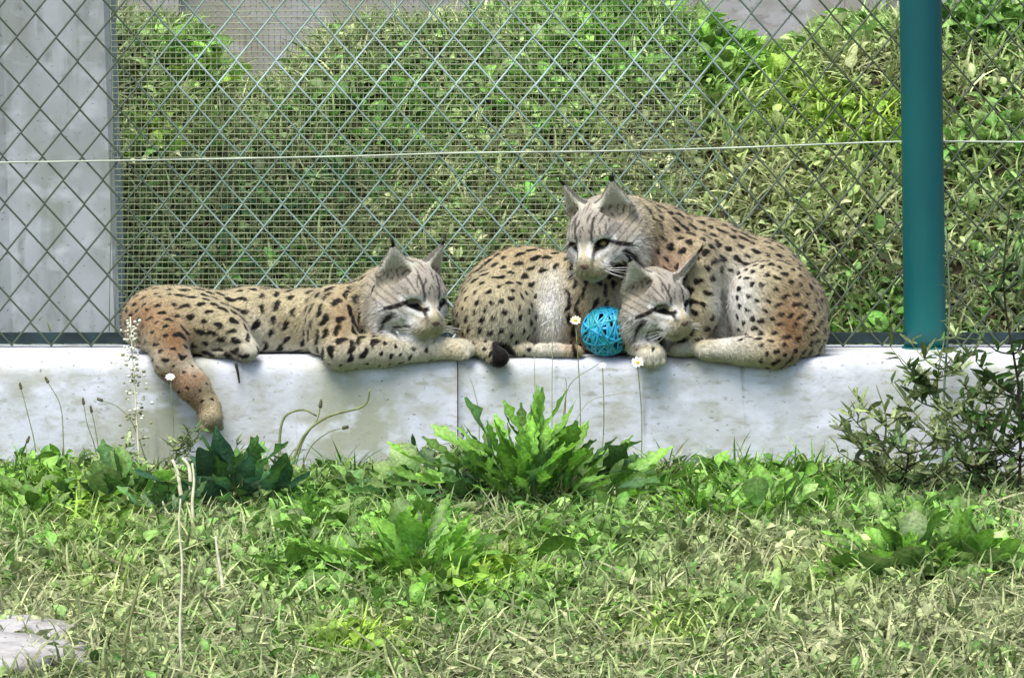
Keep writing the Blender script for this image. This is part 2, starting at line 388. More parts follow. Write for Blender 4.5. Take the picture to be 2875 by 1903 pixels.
# ------------------------------------------------------------------ lynxes: signed distance fields turned into one skin each
class Field:
    def __init__(s, lo, hi, h):
        s.h = h; s.lo = np.array(lo, float); n = np.ceil((np.array(hi) - s.lo) / h).astype(int) + 1
        s.n = n; s.F = np.full(n, .2, np.float32); s.ax = [s.lo[i] + h * np.arange(n[i]) for i in range(3)]
    def _sub(s, lo, hi, pad):
        a = np.clip(np.floor((np.array(lo) - pad - s.lo) / s.h).astype(int), 0, s.n - 1); b = np.clip(np.ceil((np.array(hi) + pad - s.lo) / s.h).astype(int) + 1, 1, s.n)
        sl = tuple(slice(a[i], b[i]) for i in range(3))
        g = np.meshgrid(*[s.ax[i][sl[i]].astype(np.float32) for i in range(3)], indexing='ij')
        return sl, np.stack(g, -1)
    def _mix(s, sl, d, k, sub):
        a = s.F[sl]
        if sub:
            hh = np.maximum(k - np.abs(a + d), 0) / k; s.F[sl] = np.maximum(a, -d) + hh * hh * k * .25
        else:
            hh = np.maximum(k - np.abs(a - d), 0) / k; s.F[sl] = np.minimum(a, d) - hh * hh * k * .25
    def ellipsoid(s, c, r, k=.03, R=None, sub=False):
        c = np.array(c, float); r = np.array(r, float); m = r.max()
        sl, P = s._sub(c - m, c + m, k + .012); q = P - c.astype(np.float32)
        if R is not None: q = q @ np.array(R, np.float32)
        k0 = np.linalg.norm(q / r, axis=-1); k1 = np.linalg.norm(q / (r * r), axis=-1) + 1e-6
        s._mix(sl, (k0 * (k0 - 1) / k1).astype(np.float32), k, sub)
    def cone(s, a, b, ra, rb, k=.03, flat=None, sub=False):
        a = np.array(a, float); b = np.array(b, float); m = max(ra, rb)
        sl, P = s._sub(np.minimum(a, b) - m, np.maximum(a, b) + m, k + .012)
        d = b - a; q = P - a.astype(np.float32); t = np.clip((q @ d) / (d @ d), 0, 1)
        v = q - t[..., None] * d
        if flat is not None:                     # (axis, factor): thinner along that axis
            n, f = flat; n = np.array(n, float); u = v @ n; v = v + (u * (1 / f - 1))[..., None] * n
            dd = (np.linalg.norm(v, axis=-1) - (ra + t * (rb - ra))) * (f + .25)
        else: dd = np.linalg.norm(v, axis=-1) - (ra + t * (rb - ra))
        s._mix(sl, dd.astype(np.float32), k, sub)
    def mesh(s):
        F = s.F; n = s.n; ins = F < 0
        c = [ins[a:n[0] - 1 + a, b:n[1] - 1 + b, e:n[2] - 1 + e] for a in (0, 1) for b in (0, 1) for e in (0, 1)]
        anyi = np.logical_or.reduce(c); alli = np.logical_and.reduce(c); act = anyi & ~alli
        idx = np.argwhere(act); ids = np.full(act.shape, -1, np.int64); ids[tuple(idx.T)] = np.arange(len(idx))
        offs = np.array([(a, b, e) for a in (0, 1) for b in (0, 1) for e in (0, 1)])
        vals = np.stack([F[tuple((idx + o).T)] for o in offs], 1)
        acc = np.zeros((len(idx), 3)); cnt = np.zeros(len(idx))
        for i in range(8):
            for j in range(i + 1, 8):
                if np.abs(offs[i] - offs[j]).sum() != 1: continue
                va, vb = vals[:, i], vals[:, j]; cr = (va < 0) != (vb < 0); t = np.where(cr, va / np.where(cr, va - vb, 1), 0)
                pt = offs[i] + t[:, None] * (offs[j] - offs[i]); acc += np.where(cr[:, None], pt, 0); cnt += cr
        V = s.lo + (idx + acc / np.maximum(cnt, 1)[:, None]) * s.h
        Q = []
        for ax in range(3):
            sa = [slice(None)] * 3; sb = [slice(None)] * 3; sa[ax] = slice(0, n[ax] - 1); sb[ax] = slice(1, n[ax])
            A, B = ins[tuple(sa)], ins[tuple(sb)]; e = np.argwhere(A != B); u, v = [x for x in range(3) if x != ax]
            e = e[(e[:, u] > 0) & (e[:, v] > 0) & (e[:, u] < n[u] - 1) & (e[:, v] < n[v] - 1)]
            fl = A[tuple(e.T)]; du = np.zeros(3, int); du[u] = 1; dv = np.zeros(3, int); dv[v] = 1
            q4 = np.stack([ids[tuple((e - du - dv).T)], ids[tuple((e - dv).T)], ids[tuple(e.T)], ids[tuple((e - du).T)]], 1)
            if ax == 1: fl = ~fl
            q4[~fl] = q4[~fl][:, ::-1]; Q.append(q4)
        Q = np.concatenate(Q); Q = Q[(Q >= 0).all(1)]
        return V, Q
def vert_normals(V, Q):
    nrm = np.cross(V[Q[:, 2]] - V[Q[:, 0]], V[Q[:, 3]] - V[Q[:, 1]]); N = np.zeros_like(V)
    for k in range(4): np.add.at(N, Q[:, k], nrm)
    return N / (np.linalg.norm(N, axis=1)[:, None] + 1e-12)
def rotm(yaw, pitch, roll):
    y, q, r = [math.radians(a) for a in (yaw, pitch, roll)]
    Rz = np.array([[math.cos(y), -math.sin(y), 0], [math.sin(y), math.cos(y), 0], [0, 0, 1]])
    Rx = np.array([[1, 0, 0], [0, math.cos(q), -math.sin(q)], [0, math.sin(q), math.cos(q)]])
    a = -r; Ry = np.array([[math.cos(a), 0, math.sin(a)], [0, 1, 0], [-math.sin(a), 0, math.cos(a)]])
    return Ry @ Rz @ Rx

def smin_step(x, a, b):
    t = np.clip((x - a) / (b - a), 0, 1); return t * t * (3 - 2 * t)
TAN = np.array([.395, .345, .215]); PALE = np.array([.55, .53, .44]); WHITE = np.array([.70, .70, .68]); RUST = np.array([.215, .112, .05]); GREY = np.array([.33, .305, .27]); BLACK = np.array([.010, .009, .008])

def head_prims(f, c, R, sc, ears):
    c = np.array(c); L = lambda *v: c + R @ (np.array(v) * sc)
    E = lambda v, r, k=.02, sub=False: f.ellipsoid(L(*v), np.array(r) * sc, k * sc, R, sub)
    E((0, .015, .008), (.060, .066, .054), .03)
    E((0, -.022, .022), (.044, .040, .034), .03)                     # forehead
    for s in (-1, 1):
        E((s * .036, -.020, -.022), (.034, .040, .030), .03)        # cheek bones
        E((s * .058, .006, -.040), (.026, .028, .042), .025)        # ruff
        E((s * .060, .000, -.072), (.015, .020, .030), .02)         # ruff tip
        E((s * .0145, -.074, -.036), (.0185, .022, .0165), .012)    # whisker pads
        E((s * .029, -.048, .024), (.015, .014, .008), .015)        # brow
    f.cone(L(0, -.040, .016), L(0, -.084, -.014), .0165 * sc, .0135 * sc, .022 * sc)
    E((0, -.056, -.030), (.033, .034, .026), .025)
    E((0, -.066, -.054), (.017, .020, .013), .014)
    for s in (-1, 1): E((s * .030, -.056, .006), (.011, .010, .0085), .010, True)   # sockets
    for s, base, tip in ears:
        b, t = L(*base), L(*tip); d = (t - b) / np.linalg.norm(t - b)
        n = R @ np.array([s * .45, -.85, .15]); n -= (n @ d) * d; n /= np.linalg.norm(n)
        f.cone(b, t, .040 * sc, .003 * sc, .016 * sc, flat=(n, .44))
        b2 = b + n * .017 * sc + d * .008 * sc; t2 = b + (t - b) * .82 + n * .009 * sc
        f.cone(b2, t2, .029 * sc, .003 * sc, .007 * sc, flat=(n, .55), sub=True)

def head_colour(P, q, col, closed, dark=1.0):
    """q: points in head space (metres, unscaled)"""
    x, y, z = q[:, 0], q[:, 1], q[:, 2]; ax = np.abs(x)
    near = smin_step(np.linalg.norm(q / np.array([.085, .085, .10]), axis=1), 1.25, .95)
    def put(mask, c, a=1.0):
        m = np.clip(mask * a * near, 0, 1)[:, None]; col[:] = col * (1 - m) + np.array(c) * m
    put(np.ones(len(q)), GREY * .55 + TAN * .45)
    put(smin_step(y, .02, -.03) * smin_step(z, -.03, .02), GREY * 1.0, .75)
    put(smin_step(ax, .028, .012) * smin_step(z, .03, -.005) * smin_step(y, -.03, -.055) , TAN * 1.25 + .05)   # nose bridge
    put(smin_step(z, -.012, -.03) * smin_step(y, -.02, -.05), WHITE)                      # muzzle
    put(smin_step(z, -.045, -.055) * smin_step(y, .0, -.03), WHITE)
    put(smin_step(ax, .03, .045) * smin_step(z, .0, -.025) * smin_step(y, .02, -.02), WHITE, .85)
    put(smin_step(ax, .045, .055) * smin_step(z, -.04, -.06), WHITE, .8)
    # white rims above and below eyes
    for s in (-1, 1):
        e = np.stack([x - s * .030, (z - .006)], 1)
        rr = np.hypot(e[:, 0] / 1.35, e[:, 1])
        put(smin_step(np.abs(rr - .015), .006, .002) * (y < -.02), WHITE, .8)
        if closed:
            cv = z + .002 - .35 * (np.abs(e[:, 0]) ** 2) / .02 * 1.0
            put(smin_step(np.abs(cv), .0042, .0022) * smin_step(np.abs(e[:, 0]), .024, .017) * (y < -.01), BLACK)
        else:
            put(smin_step(np.hypot(e[:, 0] / 1.45, e[:, 1]), .0105, .008) * (y < -.02), BLACK)
        # tear line down to the nose, black line from the eye to the ruff
        t = np.clip((.004 - z) / .030, 0, 1); put(smin_step(np.abs(ax - (.019 - .004 * t)), .0040, .002) * (z < .004) * (z > -.030) * (y < -.03), BLACK * 2, .85)
        tz = .010 - (ax - .040) * .75 - 8 * (ax - .05) ** 2
        put(smin_step(np.abs(z - tz), .0050, .0026) * smin_step(ax, .038, .044) * (ax < .075) * (y < .045), BLACK, .95)
        put(smin_step(np.abs(ax - (.066 - .10 * (z + .045))), .0048, .0022) * smin_step(z, -.016, -.024) * (z > -.095) * (y < .04), BLACK, .95)
        put(smin_step(np.abs(ax - (.040 + .25 * (-z - .045))), .0036, .002) * smin_step(z, -.032, -.038) * (z > -.08), GREY * .35, .7)
    # mouth and whisker-spot rows
    put(smin_step(np.abs(z + .047 - .10 * ax), .0040, .0018) * (ax < .026) * (y < -.04), BLACK, .9)
    put((np.sin(x * 520) > .55) * (np.sin((z + .9 * ax) * 620) > .35) * (y < -.055) * (z < -.026) * (z > -.046) * (ax > .008), BLACK * 2, .7)
    # forehead streaks
    st = np.sin((ax - .004 + .12 * z) * 560 + 2.2 * np.sin(z * 150 + x * 60)) * (.55 + .6 * np.sin(z * 330 + 9 * np.sin(x * 140)) ); put(smin_step(st, .12, .55) * smin_step(z, .022, .032) * (y < .03) * (z < .075), BLACK * 4, .8)
    put(smin_step(np.abs(ax - .017 - .1 * (z - .02)), .0036, .0018) * smin_step(z, .012, .018) * (z < .055) * (y < .0), BLACK * 2, .85)
    put(smin_step(np.sin((z - .5 * ax) * 430), .45, .85) * (ax > .045) * (z > -.05) * (z < .03), GREY * .3, .6)

def ear_colour(P, c, R, sc, ears, col):
    for s, base, tip in ears:
        b = c + R @ (np.array(base) * sc); t = c + R @ (np.array(tip) * sc); d = t - b; L2 = d @ d
        u = (P - b) @ d / L2; v = P - b - np.clip(u, 0, 1)[:, None] * d; r = np.linalg.norm(v, axis=1)
        n = R @ np.array([s * .45, -.85, .15]); n -= (n @ d) * d / L2; n /= np.linalg.norm(n)
        m = (u > .12) & (r < .046 * sc * (1.12 - u) + .004)
        inner = m & ((v @ n) > -.001)
        w = smin_step(u, .12, .3)
        col[m] = col[m] * (1 - w[m, None]) + (GREY * 1.05)[None] * w[m, None]
        col[inner] = col[inner] * (1 - w[inner, None]) + (PALE * .95)[None] * w[inner, None]
        e = np.linalg.norm(np.cross(v, d / math.sqrt(L2)), axis=1)
        side = np.abs(v @ np.cross(n, d / math.sqrt(L2)))
        rim = m & (u > .25) & (side > .0345 * sc * (1.03 - u)) & ((v @ n) < .004); col[rim] = col[rim] * .25
        tip_ = m & (u > .90); col[tip_] = BLACK

def scatter_spots(V, N, px, py, spec, seed):
    """dart throwing on the skin; spec(px,py)->(spacing, long, short, angle deg in picture, ok)"""
    r = np.random.default_rng(seed); order = r.permutation(len(V))[:26000]
    sp, a, b, ang, ok = spec(px[order], py[order], V[order])
    chosen = []; grid = {}; cell = .02
    for i, v in enumerate(order):
        if not ok[i]: continue
        P = V[v]; key = tuple((P / cell).astype(int)); hit = False; R_ = int(math.ceil(sp[i] / cell))
        for dx in range(-R_, R_ + 1):
            for dy in range(-R_, R_ + 1):
                for dz in range(-R_, R_ + 1):
                    for (Q, s2) in grid.get((key[0] + dx, key[1] + dy, key[2] + dz), ()):
                        if np.sum((Q - P) ** 2) < (.5 * (sp[i] + s2)) ** 2: hit = True; break
                    if hit: break
                if hit: break
            if hit: break
        if hit: continue
        grid.setdefault(key, []).append((P, sp[i])); chosen.append((v, a[i] * r.uniform(.7, 1.3), b[i] * r.uniform(.75, 1.25), ang[i] + r.normal(0, 14)))
    return chosen
def paint_spots(V, N, col, spots, amount, seed):
    r = np.random.default_rng(seed)
    key = np.floor(V / .03).astype(int); kk = {}
    for i, t in enumerate(map(tuple, key)): kk.setdefault(t, []).append(i)
    for (v, a, b, ang) in spots:
        P, n = V[v], N[v]; d = np.array([math.cos(math.radians(ang)), 0, math.sin(math.radians(ang))])
        d = d - (d @ n) * n; ln = np.linalg.norm(d)
        if ln < .15: d = np.cross(n, [0, 1.0, .2])
        d /= np.linalg.norm(d); e = np.cross(n, d)
        k0 = tuple((np.floor(P / .03)).astype(int)); ids = []
        for dx in (-1, 0, 1):
            for dy in (-1, 0, 1):
                for dz in (-1, 0, 1): ids += kk.get((k0[0] + dx, k0[1] + dy, k0[2] + dz), [])
        ids = np.array(ids); q = V[ids] - P; u, w_ = q @ d, q @ e
        bend = r.normal(0, 18); w_ = w_ - bend * u * u
        th = np.arctan2(w_, u); wob = 1 + .16 * np.sin(2 * th + r.uniform(0, 6)) + .12 * np.sin(3 * th + r.uniform(0, 6))
        rr = np.sqrt((u / a) ** 2 + (w_ / b) ** 2) / wob
        m = smin_step(rr, 1.18, .82) * (np.abs(q @ n) < .02) * amount[ids]
        col[ids] = col[ids] * (1 - m[:, None]) + BLACK * r.uniform(.8, 1.6) * m[:, None]

def fur_mesh(V, Q, N, col, flow, length, count, seed):
    r = np.random.default_rng(seed)
    c = V[Q].mean(1); area = .5 * np.linalg.norm(np.cross(V[Q[:, 2]] - V[Q[:, 0]], V[Q[:, 3]] - V[Q[:, 1]]), axis=1)
    vis = (c[:, 1] < .40) & ~((np.abs(c[:, 2] - ZT) < .006) & (c[:, 1] > 0.02))
    wgt = area * vis * np.clip(.9 - .8 * N[Q[:, 0], 1], .35, 2); wgt /= wgt.sum()
    f = r.choice(len(Q), count, p=wgt); b = r.random((count, 4)); b /= b.sum(1)[:, None]
    P = (V[Q[f]] * b[..., None]).sum(1); n = (N[Q[f]] * b[..., None]).sum(1); n /= np.linalg.norm(n, axis=1)[:, None]
    k = (col[Q[f]] * b[..., None]).sum(1)
    fl = flow(P); fl = fl - (fl * n).sum(1)[:, None] * n; fl /= np.linalg.norm(fl, axis=1)[:, None] + 1e-6
    cl = np.stack([vnoise(P[:, 0] * 90 + k_, P[:, 2] * 90 - P[:, 1] * 70, 1, seed + k_) for k_ in range(3)], 1) * .35
    rnd = r.normal(0, .26, (count, 3)) + cl; d = fl * .92 + n * .42 + rnd; d /= np.linalg.norm(d, axis=1)[:, None]
    L = length(P) * r.uniform(.6, 1.3, count) * np.where(r.random(count) < .07, 1.7, 1.0); side = np.cross(d, n + r.normal(0, .2, (count, 3))); side /= np.linalg.norm(side, axis=1)[:, None] + 1e-6
    wd = r.uniform(.0003, .0006, count)[:, None]
    mid = P + d * (L * .55)[:, None]; tip = P + (d * .86 + np.array([0, 0, -.16]) + fl * .18) * L[:, None]; base = P - n * .001
    VV = np.stack([base - side * wd, base + side * wd, mid + side * wd * .8, tip, mid - side * wd * .8], 1).reshape(-1, 3)
    i = np.arange(count)[:, None] * 5
    F = i + np.array([[0, 1, 2, 4]]); T = i + np.array([[4, 2, 3]])
    br = r.normal(1.0, .27, count).clip(.45, 1.7)[:, None]; C = np.repeat(k * br, 5, 0); C.reshape(-1, 5, 3)[:, 3] *= 1.12
    me = mk_mesh('fur', VV, [F, T], C)
    nn = np.repeat(n * 1.0 + r.normal(0, .38, (count, 3)), 5, 0); nn /= np.linalg.norm(nn, axis=1)[:, None]
    me.normals_split_custom_set_from_vertices(nn.tolist())
    return me

EARS = lambda spread=.012, up=.115, l=1., rr=1.: [(-1, (-.040, .014, .040), (-.052 - spread * l, .018, up)), (1, (.040, .014, .040), (.052 + spread * rr, .018, up))]

def build_lynx(name, label, lo, hi, prims, head, colour, spec, flow, paws, n_fur, seed, closed, h=.0028):
    f = Field(lo, hi, h)
    prims(f)
    hc = np.array(head['c']); R = rotm(*head['rot']); sc = head['s']
    head_prims(f, hc, R, sc, head['ears'])
    for (c, d, rad) in paws:                          # toes
        c = np.array(c); d = np.array(d, float); d /= np.linalg.norm(d); sd = np.cross(d, [0, 0, 1.0]); sd /= np.linalg.norm(sd)
        for k in (-1.5, -.5, .5, 1.5):
            o = c + sd * k * rad * .50 + d * rad * (.78 - .09 * k * k); f.ellipsoid(o - np.array([0, 0, rad * .16]), (rad * .33, rad * .33, rad * .36), .003)
    # flatten what lies on the wall
    sl = (slice(None),) * 3; ygrid = f.ax[1][None, :, None]; zgrid = f.ax[2][None, None, :]
    dw = np.maximum(-(ygrid + .0), zgrid - (ZT - .0015)) + 0 * f.ax[0][:, None, None]
    hh = np.maximum(.02 - np.abs(f.F + dw), 0) / .02; f.F = (np.maximum(f.F, -dw) + hh * hh * .02 * .25).astype(np.float32)
    V, Q = f.mesh(); N = vert_normals(V, Q)
    if (N * (V - V.mean(0))).sum() < 0: Q = Q[:, ::-1].copy(); N = -N
    px, py = PX(V); col = np.tile(TAN, (len(V), 1)); amt = np.ones(len(V))
    colour(px, py, V, N, col)
    mott = 1 + .13 * vnoise(V[:, 0] * 40, V[:, 2] * 40 + V[:, 1] * 30, 1, seed) + .07 * vnoise(V[:, 0] * 130, V[:, 2] * 110 + V[:, 1] * 80, 1, seed + 3); col *= mott[:, None]
    q = (V - hc) @ R / sc
    hd = np.linalg.norm((q - np.array([0, -.01, 0])) / np.array([.095, .10, .10]), axis=1); amt *= smin_step(hd, .95, 1.15)
    for s, b_, t_ in head['ears']: amt *= smin_step(np.linalg.norm(q - (np.array(b_) * .4 + np.array(t_) * .6), axis=1), .035, .05)
    spots = scatter_spots(V, N, px, py, spec, seed); paint_spots(V, N, col, spots, amt, seed + 1)
    head_colour(V, q, col, closed); ear_colour(V, hc, R, sc, head['ears'], col)
    root = thing(name, label, 'lynx', (W(*head['base'])[0], .12, ZT), 'lynxes resting on the wall')
    bd = wobj('body', V, Q, M_FUR, root, col)
    def length(P):
        qq = (P - hc) @ R / sc; fd = np.linalg.norm(qq / np.array([.08, .09, .08]), axis=1)
        L = np.where(fd < 1.0, .0035, .0072); ruff = (np.abs(qq[:, 0]) > .052) & (qq[:, 2] < -.02) & (fd < 1.4); L = np.where(ruff, .014, L)
        pyy = PX(P)[1]; L = np.where(pyy > 975, .0050, L); ear = (qq[:, 2] > .05) & (fd < 2.0) & (np.abs(qq[:, 0]) < .11); L = np.where(ear, .004, L)
        return L
    def flow2(P):
        qq = (P - hc) @ R / sc; fd = np.linalg.norm(qq / np.array([.09, .10, .09]), axis=1); fl = flow(P)
        hf = (np.sign(qq[:, :1]) * np.array([[.5, 0, 0]]) + np.array([[0, .75, -.55]])) @ R.T; w_ = smin_step(fd, 1.3, .9)[:, None]
        return fl * (1 - w_) + hf * w_
    fu = fur_mesh(V, Q, N, col, flow2, length, n_fur, seed + 5)
    fu.transform(Matrix.Translation(-root.location)); fo = obj('fur', fu, M_FUR, root); fo['kind'] = 'stuff'
    # face pieces
    L = lambda *v: hc + R @ (np.array(v) * sc)
    nv, nf = ell((0, 0, 0), (.0125, .007, .0085), 12, 8); nv[:, 0] *= 1 + 22 * nv[:, 2]
    wobj('nose', np.array([L(*(a + np.array([0, -.0955, -.0195]))) for a in nv]), nf, M_NOSE, root)
    if not closed:
        for s in (-1, 1):
            ev, ef = ell((0, 0, 0), (.0080, .0080, .0058), 14, 10); e = wobj('eye', np.array([L(*(a + np.array([s * .030, -.0540, .004]))) for a in ev]), ef, M_EYE, root)
            pv, pf = ell((0, 0, 0), (.0034, .0022, .0042), 10, 8); pp = wobj('pupil', np.array([L(*(a + np.array([s * .030 * 1.0, -.0612, .0035]))) for a in pv]), pf, M_PUPIL, root)
            pp.parent = e; pp.location = (0, 0, 0)
    r = random.Random(seed)
    for s, b_, t_ in head['ears']:
        parts = []; t0 = np.array(t_); d = t0 - np.array(b_); d /= np.linalg.norm(d)
        for k in range(16):
            o = t0 - d * .006 + np.array([r.gauss(0, .0016), r.gauss(0, .0016), r.gauss(0, .0016)]); dd = d + np.array([r.gauss(0, .13) + s * .1, r.gauss(0, .13) + .1, r.gauss(0, .06)]); ln = r.uniform(.010, .026)
            parts.append(tube([L(*o), L(*(o + dd * ln * .55)), L(*(o + dd * ln + np.array([s * .002, .003, 0])))], [.0008, .0006, .0002], 3))
        wobj('ear_tuft', *merge(parts), M_BLACKHAIR, root)
    parts = []
    for s in (-1, 1):
        for k in range(7):
            o = np.array([s * .022, -.080, -.036 - .002 * (k % 3)]); e = o + np.array([s * r.uniform(.05, .08), -.006 + r.uniform(-.01, .02), r.uniform(-.035, .002)])
            parts.append(tube([L(*o), L(*((o + e) / 2 + np.array([0, -.006, .004]))), L(*e)], [.0005, .0004, .0002], 3))
    wk = wobj('whiskers', *merge(parts), M_WHISK, root); wk['kind'] = 'stuff'
    return root

def E(f, px, py, y, rx, ry, rz, k=.035, rot=0.0):
    a = math.radians(rot); R = np.array([[math.cos(a), 0, -math.sin(a)], [0, 1, 0], [math.sin(a), 0, math.cos(a)]])
    f.ellipsoid(W(px, py, y), (rx * S, ry * S, rz * S), k, R)
def Cc(f, pts, k=.03):
    for a, b in zip(pts[:-1], pts[1:]): f.cone(W(*a[:3]), W(*b[:3]), a[3] * S, b[3] * S, k)

def blob(px, py, cx, cy, rx, ry): return np.exp(-(((px - cx) / rx) ** 2 + ((py - cy) / ry) ** 2))
def mixc(col, m, c, cap=1.0):
    m = np.clip(m * cap, 0, 1)[:, None]; col[:] = col * (1 - m) + np.array(c) * m

# --- sleeping lynx, lying along the wall
def prims_a(f):
    Cc(f, [(470, 910, .155, 90), (700, 908, .160, 94), (930, 903, .150, 97)], .04)
    E(f, 450, 900, .135, 108, 105, 96); E(f, 530, 905, .11, 130, 95, 98)
    E(f, 575, 920, .058, 128, 72, 84, .014, -14)          # thigh
    Cc(f, [(640, 935, .040, 52), (692, 978, .012, 33)], .016)
    Cc(f, [(590, 1002, .030, 26), (690, 994, .002, 25)], .010); E(f, 695, 990, .0, 33, 34, 26, .010)
    Cc(f, [(455, 900, .06, 70), (470, 960, .000, 56), (484, 1015, -.035, 48), (540, 1080, -.05, 42), (585, 1140, -.05, 35)], .022); E(f, 592, 1172, -.055, 34, 42, 36, .012)
    E(f, 945, 895, .085, 95, 78, 98, .02); E(f, 925, 955, .055, 66, 66, 58, .02)
    Cc(f, [(935, 905, .045, 74), (955, 985, -.005, 54)], .018)
    Cc(f, [(957, 990, -.010, 52), (1080, 985, .000, 46), (1200, 980, .01, 40), (1290, 986, .012, 34)], .012); E(f, 1296, 986, .012, 42, 38, 32, .010)
    Cc(f, [(1180, 985, .09, 40), (1270, 990, .07, 32)], .02)
    Cc(f, [(990, 885, .12, 92), (1070, 850, .11, 84), (1120, 845, .10, 72)], .02)
    E(f, 1070, 805, .11, 50, 60, 56, .02)
def colour_a(px, py, V, N, c):
    mixc(c, smin_step(py, 930, 1000), PALE, .6)
    mixc(c, blob(px, py, 400, 890, 80, 70), RUST * 1.25, .75); mixc(c, blob(px, py, 490, 960, 55, 75), RUST, .95)
    mixc(c, blob(px, py, 960, 900, 35, 80), RUST * 1.6, .45); mixc(c, blob(px, py, 720, 950, 50, 60), PALE, .8)
    mixc(c, smin_step(py, 1020, 1060) * (px < 700), RUST * 1.1 + .03, .85)
    mixc(c, smin_step(py, 1030, 1090) * (px < 700) * smin_step(px, 545, 590), TAN * 1.1, .8)
    mixc(c, blob(px, py, 660, 990, 40, 24), BLACK * 4, .75)
    mixc(c, smin_step(px, 1080, 1180) * smin_step(py, 930, 950), PALE * .95, .8)
    mixc(c, blob(px, py, 1270, 985, 50, 30), TAN * 1.15, .8)
    mixc(c, smin_step(py, 1140, 1185) * (px < 640), TAN * .7, .8)
def spec_a(px, py, V):
    n = len(px); sp = np.full(n, .0250); a = np.full(n, .0132); b = np.full(n, .0066); ang = np.full(n, -6.0); ok = np.ones(n, bool)
    fl = (px > 690) & (px < 900); sp[fl] = .030; a[fl] = .0150; b[fl] = .0072; ang[fl] = 75
    sh = (px >= 900) & (px < 1060); sp[sh] = .026; a[sh] = .014; b[sh] = .0078; ang[sh] = 70
    arm = (py > 935) & (px > 900); sp[arm] = .0275; a[arm] = .0135; b[arm] = .0092; ang[arm] = 55
    fa = (px > 1060) & (py > 935); sp[fa] = .022; a[fa] = .0065; b[fa] = .0044; ang[fa] = 60
    ok &= ~((px > 1220) & (py > 930)); ru = (px < 500); sp[ru] = .024; a[ru] = .0088; b[ru] = .0052
    hg = py > 1020; sp[hg] = .024; a[hg] = .005; b[hg] = .0035; ok &= py < 1130
    nk = (px > 1000) & (py < 930); a[nk] = .015; b[nk] = .0055; ang[nk] = 65
    return sp, a, b, ang, ok
lo = W(300, 1230, -.13); hi = W(1400, 640, .33)
build_lynx('lynx', 'sleeping spotted lynx stretched along the wall with a hind leg dangling over it', (lo[0], -.13, lo[2]), (hi[0], .29, hi[2]), prims_a,
    dict(c=W(1155, 822, .040), rot=(36, 22, -1), s=1.20, ears=EARS(.008, .100), base=(850, 1000, .1)), colour_a, spec_a,
    lambda P: np.tile(np.array([-.8, .1, -.35]), (len(P), 1)), [(W(1300, 988, .012), (1, -.25, -.05), 33 * S), (W(592, 1175, -.055), (.2, -.45, -1), 33 * S)], 75000, 21, True)

# --- curled lynx in the middle, head by the blue ball
def prims_b(f):
    E(f, 1470, 858, .185, 190, 105, 163, .04); E(f, 1395, 885, .11, 125, 95, 128, .03)
    E(f, 1390, 898, .065, 114, 80, 112, .018)
    E(f, 1545, 905, .13, 80, 85, 110, .018)
    Cc(f, [(1480, 845, .20, 140), (1640, 850, .19, 128), (1790, 860, .16, 105)], .04)
    E(f, 1690, 880, .12, 86, 90, 118, .02)
    Cc(f, [(1420, 985, .040, 27), (1560, 990, .030, 25), (1620, 993, .025, 24)], .010)
    Cc(f, [(1330, 950, .06, 40), (1370, 990, .010, 30), (1402, 1004, -.018, 27)], .010)
    Cc(f, [(1770, 900, .10, 60), (1795, 955, .035, 46), (1822, 992, -.008, 38)], .015); E(f, 1828, 1000, -.020, 42, 42, 34, .010)
    Cc(f, [(1890, 950, .08, 36), (1895, 990, .05, 32)], .012)
    Cc(f, [(1740, 850, .15, 90), (1820, 835, .11, 70)], .02)
def colour_b(px, py, V, N, c):
    mixc(c, blob(px, py, 1420, 930, 110, 90), PALE * .8, .6)
    mixc(c, blob(px, py, 1550, 880, 46, 130), WHITE * .95, .95); mixc(c, blob(px, py, 1530, 990, 40, 60), PALE, .8)
    mixc(c, blob(px, py, 1660, 850, 60, 110), TAN * .62, .8); mixc(c, blob(px, py, 1620, 940, 45, 70), RUST * 1.4, .6)
    mixc(c, smin_step(py, 780, 700), TAN * .85 + np.array([.05, 0, -.02]), .7)
    mixc(c, smin_step(px, 1372, 1386) * (np.hypot(px - 1402, py - 1005) < 48) * (V[:, 1] < .02), BLACK, 1)
    mixc(c, smin_step(py, 960, 990) * (px > 1760), PALE, .8)
def spec_b(px, py, V):
    n = len(px); sp = np.full(n, .0222); a = np.full(n, .0078); b = np.full(n, .0056); ang = np.full(n, 70.0); ok = np.ones(n, bool)
    up = (py < 800); sp[up] = .026; a[up] = .0125; b[up] = .0066; ang[up] = 40
    ri = px > 1590; sp[ri] = .025; a[ri] = .017; b[ri] = .0054; ang[ri] = 80
    ok &= ~((np.abs(px - 1550) < 45) & (py > 760)); ok &= ~((px > 1760) & (py > 970))
    return sp, a, b, ang, ok
lo = W(1230, 1080, -.1); hi = W(2040, 620, .33)
build_lynx('lynx', 'curled spotted lynx with its head tucked beside the blue ball', (lo[0], -.10, lo[2]), (hi[0], .29, hi[2]), prims_b,
    dict(c=W(1842, 838, .020), rot=(38, 25, 10), s=1.10, ears=[(-1, (-.042, .014, .034), (-.072, .020, .100)), (1, (.046, -.010, .030), tuple(rotm(38, 25, 10).T @ (W(1968, 698, -.01) - W(1842, 838, .020)) / 1.10))], base=(1500, 1000, .1)), colour_b, spec_b,
    lambda P: np.tile(np.array([-.35, .1, -.8]), (len(P), 1)), [(W(1828, 1005, -.022), (.15, -1, -.15), 36 * S)], 65000, 33, True)

